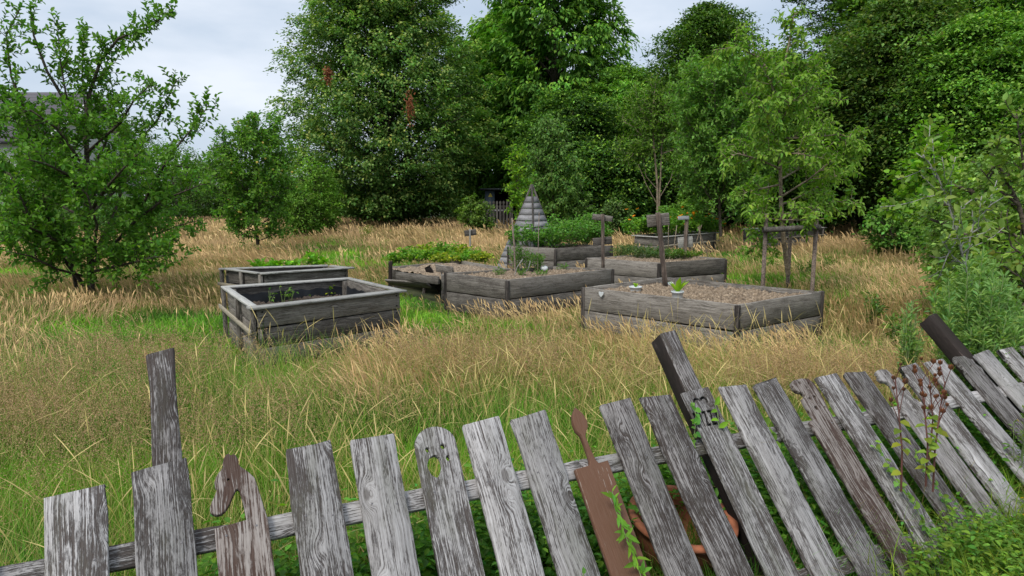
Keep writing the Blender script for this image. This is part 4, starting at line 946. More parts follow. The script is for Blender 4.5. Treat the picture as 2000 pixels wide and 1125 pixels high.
def blobs(name, P, rad, c, r):
    n = len(P); o = np.array([[1, 0, 0], [-1, 0, 0], [0, 1, 0], [0, -1, 0], [0, 0, 1], [0, 0, -1]], float) * rad
    # octahedron subdivided once would be rounder; quads of 6 points from two rings
    ang = np.linspace(0, 2 * np.pi, 6, endpoint=False); ring = lambda z, q: np.stack([np.cos(ang) * q, np.sin(ang) * q, np.full(6, z)], -1)
    base = np.concatenate([ring(-.85, .35), ring(-.1, 1.0), ring(.6, .75), ring(.9, .25)]) * rad
    V = P[:, None] + base[None] * (.8 + .4 * r.random((n, 1, 1))); Q = np.array([(k * 6 + j, k * 6 + (j + 1) % 6, (k + 1) * 6 + (j + 1) % 6, (k + 1) * 6 + j) for k in range(3) for j in range(6)] + [(18, 19, 20, 21), (18, 21, 22, 23), (0, 3, 2, 1), (0, 5, 4, 3)])
    Q = (Q[None] + (np.arange(n) * 24)[:, None, None]).reshape(-1, 4); return mesh_np(name, V.reshape(-1, 3), Q, np.repeat(vary(c, n, .2, .1, r), 24, 0), True)

def big_tree(name, label, x, y, h, rad, prof, z0=.6, nl=220, per=5, nleaf=55, leaf=.12, base=(.05, .10, .022), spray=(.75, .32), seed=1, up=-.1, dir_up=.2, wr=.6, lump=.3, tip=None, trunk_r=.28, cat='tree', mat=None, group=None, ex=1.0, inner=.35, droop=.3, lean=.0, bare=None, ltilt=.5, tipf=.5, nrnd=.30):
    r = np.random.default_rng(seed); root = empty(name, (x, y, 0), label, cat, group)
    base = np.array(base) * 1.28; tip = np.array(tip) * 1.22 if tip is not None else None
    tr = np.array([[x, y, -.1], [x + .1, y, h * .3], [x - .1 + lean * h * .5, y + .1, h * .65], [x + lean * h, y, h * .97]])
    polys, rads = [tr], [np.array([trunk_r, trunk_r * .75, trunk_r * .4, .03])]
    Cn, Dn, Fn = [], [], []
    for k in range(nl):
        f = (k + r.random()) / nl; f = f ** 1.12; zz = z0 + (h - z0) * f; a = k * 2.39996 + r.random() * .5
        R0 = rad * prof(f) * (1 - lump / 2 + lump * float(vnoise(a * 1.4 + 9, zz * .8, seed)) + r.normal(0, .05)) 
        ox = np.interp(zz, tr[:, 2], tr[:, 0]); oy = np.interp(zz, tr[:, 2], tr[:, 1])
        tipz = zz + dir_up * R0; st = np.array([ox, oy, max(.3, zz - .45 * R0 * (1 if dir_up > 0 else .4))]); tp_ = np.array([ox + math.cos(a) * R0 * ex, oy + math.sin(a) * R0, tipz])
        mid = st * .45 + tp_ * .55 + UP * .12 * R0
        L = np.array([st, mid, tp_]); 
        if k % 2 == 0: polys.append(L); rads.append(np.array([.05 * trunk_r / .28, .03, .008]))
        for j in range(per):
            u = inner + (1 - inner) * ((j + r.random()) / per) ** .7; p = st * (1 - u) ** 2 + mid * 2 * u * (1 - u) + tp_ * u ** 2 if u < .98 else tp_
            sd_ = np.array([-math.sin(a), math.cos(a), 0]); p = p + sd_ * r.normal(0, .22) * R0 * u * .7 + UP * r.normal(0, .12)
            Cn.append(p); Dn.append(nrm(np.array([math.cos(a), math.sin(a), up]) + sd_ * r.normal(0, .4))); Fn.append(u)
    Cn = np.array(Cn); Dn = np.array(Dn); Fn = np.array(Fn); m = len(Cn)
    S = nrm(np.cross(Dn, UP)); U_ = np.cross(S, Dn)
    g3 = r.normal(0, .5, (m, nleaf, 3)); sz = spray[0] * (.7 + .6 * r.random(m))[:, None]
    P = Cn[:, None] + Dn[:, None] * (g3[..., :1] * sz[..., None]) + S[:, None] * (g3[..., 1:2] * sz[..., None] * .75) + U_[:, None] * (g3[..., 2:] * sz[..., None] * spray[1]) - UP * (np.abs(g3[..., 0]) ** 2 * sz * droop)[..., None]
    P = P.reshape(-1, 3); n = len(P); k = P[:, 2] > .15
    D = nrm(np.repeat(Dn, nleaf, 0) + r.normal(0, .6, (n, 3)) - UP * ltilt * .5); Nn = nrm(UP + np.repeat(Dn, nleaf, 0) * .35 + r.normal(0, nrnd, (n, 3)))
    L = leaf * (.7 + .6 * r.random(n)); cv = np.repeat(np.exp(r.normal(0, .30, m)), nleaf)[:, None]; C = vary(base, n, .13, .09, r) * cv
    if tip is not None:
        tt = (g3[..., 2].ravel() > .1) & (r.random(n) < tipf) & (np.repeat(Fn, nleaf) > .6); C[tt] = vary(tip, tt.sum(), .2, .1, r)
    P, D, Nn, L, C = P[k], D[k], Nn[k], L[k], C[k]
    obj('crown', leaf_mesh('crown', P, D, Nn, L, L * wr, C), mat or M_leafd, root); obj('trunk', tubes('trunk', polys, rads, 6), M_bark, root)
    return root
def dome(f): return max(.05, (math.sin(math.pi * min(1, max(0, f * .86 + .10))) ** .6))
def cone(f): return max(.04, (min(1, f / .10) ** .5) * (1 - f) ** .75 * 1.12 if f > .0 else .5)
def lind(f): return (.62 + .40 * min(1, f / .18)) * max(.03, 1 - f ** 1.75) ** .92
def up_oval(f): return max(.04, math.sin(math.pi * (f * .93 + .04)) ** .5)

def TX(px, D): return GD(px, 385, D).x
def TZ(py, D): return GD(1000, py, D).z
def PL(D, *pts):
    """limb polyline from (px, py[, depth offset])"""
    return np.array([GD(p[0], p[1], D + (p[2] if len(p) > 2 else 0)) for p in pts])
# ---- big far trees
LT = big_tree('linden_tree', 'big broad linden with pale yellow green tips and a few rust brown sprigs', TX(752, 34), 34, 17.5, 5.25, lind, z0=.5, nl=440, per=7, nleaf=70, leaf=.16, base=(.066, .150, .050), tip=(.19, .29, .12), tipf=.55, spray=(.52, .5), inner=.18, seed=2, dir_up=.15, lump=.35, trunk_r=.35)
for (px, py, sz) in ((800, 205, .30), (640, 146, .18)):
    r_ = np.random.default_rng(px); n = 190; c_ = np.array(GD(px, py, 28.6)); P_ = c_ + r_.normal(0, 1, (n, 3)) * np.array([.35, .3, 1.0]) * sz; A_ = nrm(r_.normal(0, .6, (n, 3)) + np.array([0, 0, -.8])); L_ = np.full(n, .13)
    obj('dead_sprig', leaf_mesh('dead_sprig', P_, A_, nrm(r_.normal(0, 1, (n, 3)) + np.array([0, -.8, .5])), L_, L_ * .5, vary((.26, .10, .045), n, .25, .1, r_)), M_dry, LT, None, 'rust brown dead sprig')
big_tree('chestnut_tree', 'tall dark green horse chestnut with large drooping leaves beside the linden', TX(1080, 39), 39, 18.5, 4.0, lambda f: (.75 + .25 * min(1, f / .2)) * max(.03, 1 - f ** 3) ** .7, z0=1.2, nl=210, per=6, nleaf=60, leaf=.32, base=(.06, .165, .032), tip=(.125, .27, .05), tipf=.5, spray=(.62, .32), seed=3, dir_up=.2, wr=.42, lump=.5, droop=.6, ltilt=1.6, trunk_r=.4)
big_tree('chestnut_tree', 'paler chestnut whose crown fills the gap between linden and tall chestnut', TX(985, 43), 43, 12.9, 4.4, lambda f: (.75 + .25 * min(1, f / .2)) * max(.03, 1 - f ** 2.6) ** .7, z0=1.2, nl=240, per=5, nleaf=46, leaf=.33, base=(.075, .185, .034), tip=(.15, .29, .06), tipf=.5, spray=(.62, .32), seed=4, dir_up=.25, wr=.42, lump=.5, droop=.6, ltilt=1.6, trunk_r=.35)
HB = dict(prof=lambda f: (.8 + .2 * min(1, f / .2)) * max(.03, 1 - f ** 2.4) ** .75, nl=150, per=5, nleaf=125, leaf=.145, base=(.082, .195, .048), spray=(.85, .15), dir_up=.55, up=.2, wr=.55, lump=.75, droop=.55, ltilt=.6, tip=(.14, .29, .06), tipf=.45, inner=.35)
def HBt(px, D, h, rad, z0, seed, label, **k):
    a = dict(HB); a.update(k); return big_tree('hornbeam_tree', label, TX(px, D), D, h, rad, a.pop('prof'), z0=z0, seed=seed, group='dense trees along the back of the meadow', **a)
HBt(1372, 32, TZ(20, 32), 3.1, .4, 11, 'dark hornbeam with a rounded top standing alone against the sky at the right', base=(.04, .098, .024), tip=(.085, .165, .035), tipf=.45)
HBt(1215, 36, TZ(140, 36), 3.0, .3, 12, 'lower dark tree between the tall chestnut and the rounded hornbeam')
HBt(1500, 34, TZ(110, 34), 2.4, .4, 13, 'dark tree behind the top of the pear tree')
HBt(1690, 29, 13.5, 3.5, 1.5, 14, 'tall bright tipped tree rising right behind the pear tree', base=(.036, .09, .022), tip=(.095, .18, .035), tipf=.5)
HBt(1830, 27, 14, 4.0, 2.2, 15, 'tall dark hornbeam filling the upper right', leaf=.16, droop=.9)
HBt(2010, 24, 14, 4.2, .4, 16, 'dark tree at the right edge of the picture', leaf=.15)
HBt(1745, 23, 8.2, 2.5, 1.9, 17, 'lower hornbeam with long arching sprays above the dark hollow', leaf=.14, base=(.05, .11, .034), tip=(.09, .14, .045), droop=1.2, nl=150)
HBt(1900, 20.5, 6.8, 2.3, .4, 18, 'bushy dark hornbeam behind the young maple', leaf=.13, nl=140, droop=1.0)
HBt(1120, 33, TZ(190, 33), 2.6, .3, 19, 'dark shrubby tree below the tall chestnut', base=(.03, .08, .022))
HBt(1560, 26, 5.8, 2.2, .2, 20, 'low dark thicket tree behind the far raised bed', base=(.026, .066, .018), nl=130)
HBt(2180, 26, 13, 4, .3, 27, 'dark tree beyond the right edge')
HBt(1310, 29, 4.2, 2.1, .1, 28, 'dark understorey bush right of the bare stemmed sapling', base=(.026, .066, .018), nl=120)
HBt(1190, 28, 3.6, 1.9, .1, 29, 'dark understorey bush left of the bare stemmed sapling', base=(.026, .07, .018), nl=110)
# background wood: one mass behind
def wood_mass(name, label, xs, D, h, base, n, leaf, seed, dd=4):
    r = np.random.default_rng(seed); x = r.uniform(xs[0], xs[1], n); hh = h * (.8 + .35 * vnoise(x * .35, x * 0 + seed, 2)); z = hh * r.random(n) ** .8; y = D + (vnoise(x * .7, z * .7, 5) - .5) * dd + r.normal(0, .4, n)
    P = np.stack([x, y, z], -1); A = nrm(r.normal(0, 1, (n, 3)) + np.array([0, -.6, -.3])); Nn = nrm(r.normal(0, .6, (n, 3)) + np.array([0, -.6, .8])); L = leaf * (.7 + .6 * r.random(n))
    cv = .6 + .8 * vnoise(x * 1.1, z * 1.1, 7); tag(obj(name, leaf_mesh(name, P, A, Nn, L, L * .6, vary(base, n, .25, .1, r) * cv[:, None]), M_leafd), label, 'wood', kind='stuff')
wood_mass('far_wood', 'unbroken dark foliage of the wood behind the right trees', (TX(860, 46), TX(2300, 46)), 46, 10.5, (.050, .115, .030), 52000, .42, 3)
wood_mass('far_thicket', 'dark thicket closing the view under the right trees', (TX(1050, 33), TX(2150, 31)), 33.5, 4.2, (.028, .068, .020), 42000, .24, 5, 2)
wood_mass('distant_greenery', 'distant strip of hedges and trees beyond the meadow on the left', (TX(-250, 48), TX(1100, 48)), 48, 2.6, (.04, .095, .028), 36000, .25, 4, 3)
for (px, D, py, rad, lab, c, sd_) in ((262, 44, 238, 2.0, 'round tree right of the house gable', (.04, .09, .025), 31), (340, 40, 285, 2.2, 'pale green far tree behind the right side of the apple tree', (.05, .12, .03), 32), (385, 46, 318, 1.8, 'small far tree beside the white flat building', (.05, .11, .03), 33),
                                (445, 95, 282, 3.4, 'distant blue green conifer like tree over the flat building', (.06, .10, .075), 34), (415, 88, 318, 3.0, 'small distant tree left of the blue green one', (.05, .10, .05), 35),
                                (120, 27, 330, 1.9, 'bush in front of the house wall', (.05, .12, .03), 36), (20, 28, 300, 2.0, 'bush at the left edge before the house', (.06, .13, .03), 37), (545, 60, 322, 2.0, 'small far tree between the fruit tree and the linden', (.05, .11, .035), 38),
                                (618, 27, 322, .95, 'fresh green slender shrub touching the left side of the linden', (.075, .175, .03), 39), (590, 26, 372, .8, 'fresh green bush behind the small fruit tree', (.07, .16, .03), 40), (250, 24, 395, 1.3, 'low bush in the grass behind the apple tree', (.045, .12, .03), 41), (60, 20, 400, 1.2, 'low bush in the grass at the far left', (.05, .12, .03), 42)):
    hgt = TZ(py, D); big_tree('distant_tree' if D > 35 else 'shrub', lab, TX(px, D), D, hgt, rad, dome, z0=.15, nl=60, per=4, nleaf=36, leaf=.09 * (D / 25) ** .7, base=c, tip=tuple(np.array(c) * 1.6), tipf=.3, spray=(.35 * rad / 1.6 + .1, .5), seed=sd_, trunk_r=.08, group='trees and shrubs in the left distance', cat='tree' if D > 35 else 'shrub')
# nettles and herbs at the foot of the wood, beside beds
for (px, py, D, hgt, rad, lab, c, sd_) in ((1130, 432, 24, TZ(385, 24), .75, 'tall nettle like clump right of the pyramid', (.075, .16, .05), 51), (1205, 430, 24, TZ(395, 24), .6, 'grey green clump of herbs under the dark trees', (.07, .14, .06), 52), (1068, 430, 26, TZ(400, 26), .6, 'herb clump peeping behind the pyramid', (.08, .16, .04), 53), (1345, 420, 21, TZ(398, 21), .6, 'fresh green clump behind the orange flower bed', (.09, .20, .04), 54),
                                      (1800, 440, 20, TZ(352, 20), .75, 'leafy bush below the young maple', (.06, .15, .035), 55), (930, 430, 28, TZ(395, 28), .7, 'low bush between the linden and the dark shelter', (.07, .14, .035), 56), (1760, 430, 17, TZ(400, 17), .7, 'green shrub where the hollow meets the meadow', (.06, .15, .035), 57)):
    big_tree('herb_clump', lab, TX(px, D), D, max(hgt, .6), rad, dome, z0=.05, nl=44, per=4, nleaf=26, leaf=.10, base=c, tip=tuple(np.array(c) * 1.5), tipf=.3, spray=(.16, .6), seed=sd_, trunk_r=.02, cat='plant', group='leafy clumps along the wood edge')

# ---- left apple tree
D = 10.4
mid_tree('apple_tree', 'large open apple tree with upright shoots filling the left side', [
    PL(D, (178, 578), (176, 500), (168, 430), (171, 350), (168, 260), (172, 190), (196, 120), (232, 74), (285, 55), (338, 22)),
    PL(D, (165, 558), (122, 503, -.2), (97, 440, -.4), (84, 380, -.5), (62, 300, -.6), (48, 215, -.6)),
    PL(D, (182, 517), (222, 478, -.3), (266, 430, -.5), (292, 372, -.7), (335, 300, -.7), (376, 250, -.7), (408, 205, -.7)),
    PL(D, (182, 500), (222, 420, .3), (246, 345, .5), (268, 280, .6), (310, 232, .5), (345, 155, .4)),
    PL(D, (150, 566), (141, 520), (130, 455)),
    PL(D, (170, 350), (115, 275, -.1), (60, 245, -.3), (0, 205, -.4), (-70, 180, -.4)),
    PL(D, (168, 280), (132, 205, .1), (92, 140, .1), (66, 70, .1), (58, 8, .1)),
    PL(D, (60, 245, -.3), (22, 150, -.3), (12, 70, -.3), (40, 15, -.3)),
    PL(D, (168, 230), (160, 150, .2), (166, 55, .2)), PL(D, (132, 205), (118, 120, -.2), (112, 45, -.2)),
    PL(D, (170, 430), (95, 385, .4), (20, 372, .7), (-60, 380, .8)),
    PL(D, (182, 500), (250, 488, .2), (310, 470, .3), (350, 470, .4)), PL(D, (170, 470), (110, 470, -.7), (50, 440, -1.1), (10, 430, -1.4)),
    PL(D, (172, 420), (205, 370, -.9), (240, 330, -1.4), (270, 300, -1.6)), PL(D, (172, 400), (130, 340, -.9), (90, 320, -1.3), (50, 310, -1.5)),
    PL(D, (172, 420), (250, 350, .9), (320, 320, 1.5), (385, 330, 1.7)), PL(D, (172, 400), (120, 330, .9), (60, 300, 1.6)), PL(D, (168, 300), (235, 240, -.5), (262, 195, -.7), (300, 160, -.8)),
    PL(D, (266, 430, -.5), (320, 390, -.9), (370, 370, -1.0), (395, 360, -1)), PL(D, (171, 350), (210, 270, .3), (225, 200, .4), (215, 150, .4)), PL(D, (97, 440, -.4), (40, 450, -.6), (-10, 480, -.7)),
    PL(D, (222, 478, -.3), (270, 490, -.6), (300, 520, -.7)),
    PL(D, (165, 540), (110, 525, -.5), (60, 500, -.9), (10, 490, -1)), PL(D, (182, 530), (230, 520, -.7), (290, 505, -1.1), (345, 495, -1.2)), PL(D, (160, 520), (80, 470, .6), (0, 440, 1.0)), PL(D, (182, 510), (270, 470, .9), (350, 440, 1.3), (390, 430, 1.4)),
    PL(D, (168, 330), (110, 250, -.8), (60, 215, -1.1), (10, 230, -1.2)), PL(D, (168, 380), (90, 300, -.3), (30, 270, -.2), (-30, 260, 0)), PL(D, (120, 503), (60, 430, -.9), (20, 340, -1.1), (-20, 320, -1)), PL(D, (182, 500), (190, 440, -1.0), (170, 380, -1.3), (140, 350, -1.4))],
    [(.056, .007), (.034, .007), (.032, .006), (.030, .006), (.030, .024), (.035, .01), (.035, .008), (.02, .006), (.015, .005), (.015, .005), (.035, .01), (.03, .008), (.03, .008), (.03, .008), (.03, .008), (.03, .008), (.03, .008), (.025, .006), (.02, .006), (.025, .006), (.02, .006), (.02, .006)] + [(.024, .006)] * 8,
    sub=12.5, sublen=(.22, .66), twigs=10.5, twlen=(.12, .30), gap=.023, leaf=.082, wr=.56, base=(.062, .165, .034), tipc=(.10, .23, .045), seed=5, ssc=[.75, .8, .85, .75, .3, .8, .5, .5, .45, .45, 1, 1, 1, 1, 1, 1, 1, .8, 1, .6, 1, 1] + [1] * 8, from_=[.48, .28, .3, .3, .98, .15, .1, .1, .3, .3, .2, .2, .2, .2, .2, .2, .2, .2, .1, .2, .1, .2] + [.15] * 8, droop=.1, twup=.7)
# ---- small fruit tree with yellow fruit
D = 18.0
def radial(D, base, trunk, n, z0py, z1py, rad, tilt, seed, rf=lambda f: 1.0, thick=.03):
    """trunk polyline + n limbs leaving it between two heights"""
    r = np.random.default_rng(seed); tr = PL(D, *trunk); L = [tr]; rr = [(thick * 1.6, .008)]
    for k in range(n):
        f = (k + r.random()) / n; z = TZ(z0py, D) + (TZ(z1py, D) - TZ(z0py, D)) * f; i = np.argsort(tr[:, 2]); x = np.interp(z, tr[i, 2], tr[i, 0]); y = np.interp(z, tr[i, 2], tr[i, 1])
        a = k * 2.4 + r.random() * .6; R_ = rad * rf(f) * (.8 + .4 * r.random()); t = math.tan(tilt * (1 + .3 * f)); p0 = np.array([x, y, z]); d = np.array([math.cos(a), math.sin(a), 0])
        L.append(np.array([p0, p0 + d * R_ * .35 + UP * t * R_ * .25, p0 + d * R_ * .7 + UP * t * R_ * .6, p0 + d * R_ + UP * t * R_])); rr.append((thick * .6, .006))
    return L, rr
L, rr = radial(D, None, [(503, 478), (500, 430), (496, 360), (500, 290), (505, 238)], 38, 474, 262, .85, .45, 6, lambda f: .55 + .6 * math.sin(math.pi * (f * .8 + .15)))
mid_tree('fruit_tree', 'small rounded fruit tree dotted with yellow fruit in the dry meadow', L, rr, sub=14, sublen=(.22, .5), twigs=12, twlen=(.14, .28), gap=.035, leaf=.10, wr=.6, base=(.07, .18, .048), tipc=(.12, .26, .05), seed=7, from_=.25, fruit=(90, .032, (.60, .50, .13)))
# ---- staked pear tree
D = 10.4
pear = mid_tree('pear_tree', 'slender pear tree with drooping olive green leaves between three stakes', [
    PL(D, (1540, 536), (1531, 470), (1526, 400), (1524, 320), (1519, 240), (1527, 150), (1543, 75), (1552, 22)),
    PL(D, (1525, 385), (1580, 350, -.2), (1635, 305, -.3), (1688, 288, -.3)), PL(D, (1524, 300), (1570, 245, .1), (1600, 200, .2), (1625, 190, .2)), PL(D, (1521, 270), (1580, 270, -.3), (1640, 262, -.4), (1672, 275, -.4)),
    PL(D, (1525, 170), (1480, 110, -.1), (1435, 92, -.1), (1392, 98, -.1)), PL(D, (1528, 420), (1580, 405, -.1), (1630, 395, -.1), (1668, 388, -.1)), PL(D, (1527, 430), (1490, 425, -.3), (1460, 410, -.5)),
    PL(D, (1521, 230), (1480, 190, .2), (1450, 180, .3)), PL(D, (1525, 180), (1570, 130, .1), (1605, 118, .1)), PL(D, (1525, 330), (1480, 310, -.3), (1440, 300, -.5), (1410, 315, -.5)), PL(D, (1524, 300), (1500, 240, -.5), (1490, 210, -.8)),
    PL(D, (1527, 440), (1490, 470, -.2), (1470, 485, -.3)), PL(D, (1526, 350), (1560, 330, .6), (1590, 320, .9)), PL(D, (1525, 360), (1480, 370, .5), (1440, 380, .7)), PL(D, (1524, 240), (1545, 200, -.4), (1590, 170, -.6)), PL(D, (1527, 430), (1560, 430, -.5), (1600, 428, -.8)),
    PL(D, (1524, 300), (1560, 300, -.6), (1610, 310, -.9)), PL(D, (1520, 250), (1520, 200, -.3), (1500, 150, -.4), (1480, 120, -.4)), PL(D, (1526, 400), (1570, 380, .3), (1640, 340, .4), (1665, 330, .4))],
    [(.042, .007)] + [(.018, .005)] * 18, sub=15, sublen=(.16, .46), twigs=11, twlen=(.10, .22), gap=.02, leaf=.085, wr=.45, base=(.105, .225, .048), tipc=(.15, .28, .065), seed=8, from_=[.42] + [.25] * 18, droop=.4, lup=-1.0, twup=-.2, bark=M_bark_pale, leafvar=.2)
st = empty('tree_stakes', tuple(GD(1547, 545, D)), 'three round stakes joined by a crossbar around the pear trunk', 'tree support')
for (x, yt, yb, dd) in ((1497, 418, 575, -.5), (1547, 400, 560, .35), (1596, 408, 575, -.5)):
    a = GD(x, yt, D + dd); b = a.copy(); b.z = -.05; obj('stake', tubes('stake', [np.array([b, a])], [.030], 10), M_post, st)
a = GD(1490, 449, D - .56); b = GD(1602, 444, D - .56); obj('crossbar', tubes('crossbar', [np.array([a, (a + b) / 2, b])], [.042], 10), M_bed_d, st)
# ---- lighter shrub tree left of the pear
D = 18.5
L, rr = radial(D, None, [(1408, 462), (1405, 400), (1400, 330), (1398, 260), (1412, 165)], 34, 440, 190, 1.25, .75, 9, lambda f: (.35 + .75 * math.sin(math.pi * (f * .75 + .2))))
mid_tree('willow_tree', 'round grey green small tree left of the staked pear tree', L, rr, sub=14, sublen=(.3, .7), twigs=11, twlen=(.16, .36), gap=.035, leaf=.11, wr=.5, base=(.085, .205, .062), tipc=(.13, .27, .085), seed=10, from_=.2)
# ---- slim sapling and green tree behind the pyramid
D = 20
L, rr = radial(D, None, [(1018, 470), (1015, 400), (1008, 340), (1010, 292)], 14, 440, 310, .42, .9, 12, lambda f: 1 - .55 * f, .015)
mid_tree('sapling', 'slim yellow green sapling just left of the pyramid', L, rr, sub=12, sublen=(.15, .38), twigs=8, twlen=(.1, .22), gap=.04, leaf=.12, wr=.62, base=(.10, .23, .035), seed=13, from_=.1)
D = 24
L, rr = radial(D, None, [(1082, 455), (1080, 380), (1078, 300), (1068, 238)], 26, 420, 255, .98, .6, 14, lambda f: (1.05 - .75 * f), .025)
mid_tree('cherry_tree', 'small blue green tree with drooping leaves right behind the pyramid', L, rr, sub=13, sublen=(.3, .65), twigs=9, twlen=(.16, .32), gap=.045, leaf=.15, wr=.45, base=(.07, .165, .06), tipc=(.11, .22, .08), seed=15, from_=.15, lup=-1, droop=.3, twup=-.2)
# ---- bare stemmed sapling
D = 22
mid_tree('hornbeam_sapling', 'sapling with two bare tan stems before the dark wood', [PL(D, (1285, 440), (1284, 360), (1277, 280), (1275, 215), (1280, 165)), PL(D, (1286, 430), (1290, 350), (1293, 270), (1290, 200)), PL(D, (1284, 400), (1262, 360), (1247, 322), (1250, 300)), PL(D, (1284, 370), (1262, 345), (1256, 310)), PL(D, (1286, 390), (1310, 350), (1318, 320)),
    PL(D, (1277, 290), (1240, 250), (1215, 235)), PL(D, (1275, 250), (1250, 210), (1240, 185)), PL(D, (1292, 280), (1315, 240), (1330, 225)), PL(D, (1278, 230), (1300, 195), (1310, 180)), PL(D, (1277, 300), (1230, 300), (1205, 290)), PL(D, (1292, 300), (1325, 290), (1340, 280))],
    [(.05, .012), (.035, .012), (.015, .008), (.015, .008), (.015, .006)] + [(.015, .005)] * 6, sub=11, sublen=(.3, .7), twigs=9, twlen=(.2, .4), gap=.045, leaf=.12, wr=.5, base=(.06, .15, .034), tipc=(.13, .23, .05), seed=16, from_=[.6, .6, .97, .97, .97, .1, .1, .1, .1, .2, .2], bark=M_bark_pale)
# ---- young maple
D = 13.5
L, rr = radial(D, None, [(1822, 470), (1822, 400), (1820, 330), (1818, 240)], 24, 430, 262, .85, .25, 17, lambda f: 1.05 - .8 * f, .02)
mid_tree('young_maple', 'young maple with bright yellow green tiers of leaves before the dark trees', L, rr, sub=11, sublen=(.18, .45), twigs=7, twlen=(.1, .22), gap=.045, leaf=.125, wr=.85, base=(.10, .24, .03), tipc=(.15, .31, .035), seed=18, from_=.15, twup=.1)
# ---- near apple branches at the right
D = 4.3
mid_tree('young_apple_tree', 'near apple tree with downy stems and grey green leaves at the right edge', [PL(D, (1965, 760), (1935, 640), (1885, 520), (1868, 450), (1850, 390), (1830, 340), (1803, 302)), PL(D, (1885, 520), (1900, 440), (1935, 400), (1960, 385)), PL(D, (1868, 450), (1885, 400), (1905, 385)),
    PL(D, (1850, 400), (1830, 380), (1815, 385)), PL(D, (1868, 470), (1850, 500), (1835, 540)), PL(D, (1885, 520), (1860, 500), (1840, 470))], [(.011, .004), (.007, .003), (.006, .003), (.005, .003), (.005, .003), (.005, .003)], bark=M_rim,
    sub=7.5, sublen=(.06, .14), twigs=0, gap=.018, leaf=.062, wr=.52, base=(.10, .185, .060), tipc=(.17, .26, .12), seed=19, from_=[.5, .2, .2, .2, .2, .2], droop=.15, twup=.7)
D = 5.0
L = [PL(D, (2060, 760), (2040, 600), (2010, 480), (1990, 400), (1960, 340), (1935, 300)), PL(D, (2010, 480), (1970, 450), (1935, 460), (1920, 480)), PL(D, (1990, 400), (1950, 370), (1915, 330)), PL(D, (2040, 600), (1990, 540), (1960, 520), (1945, 560)), PL(D, (2010, 420), (2000, 330), (1990, 260), (1985, 215)), PL(D, (2030, 500), (2030, 380), (2010, 290), (1975, 275)), PL(D, (2040, 560), (1995, 600), (1985, 640)), PL(D, (2040, 600), (2000, 500), (1975, 480), (1965, 420))]
mid_tree('apple_tree', 'leafy apple tree with small green apples cut by the right edge', L, [(.03, .006)] + [(.012, .004)] * 7, sub=11, sublen=(.12, .3), twigs=9, twlen=(.08, .18), gap=.022, leaf=.068, wr=.56, base=(.09, .18, .05), tipc=(.15, .25, .09), seed=20, from_=.12, droop=.15, fruit=(14, .026, (.20, .28, .07)))

for k, (px, D, top, rad, c, lab) in enumerate(((1965, 7.5, 300, .75, (.10, .19, .06), 'dense pale green bush behind the apple branches at the right edge'), (1925, 8.5, 395, .5, (.08, .17, .045), 'leafy bush behind the tall feathery weed'), (2040, 6.5, 380, .6, (.11, .2, .06), 'bush cut off by the right edge above the fence'), (1995, 5.6, 520, .42, (.12, .22, .06), 'fresh green low bush at the right edge above the last pickets'))):
    big_tree('bush', lab, TX(px, D), D, TZ(top, D), rad, dome, z0=.1, nl=80, per=4, nleaf=30, leaf=.06, base=c, tip=tuple(np.array(c) * 1.5), tipf=.35, spray=(.17, .6), seed=300 + k, trunk_r=.025, cat='bush', mat=M_leaf, group='bushes at the right edge')
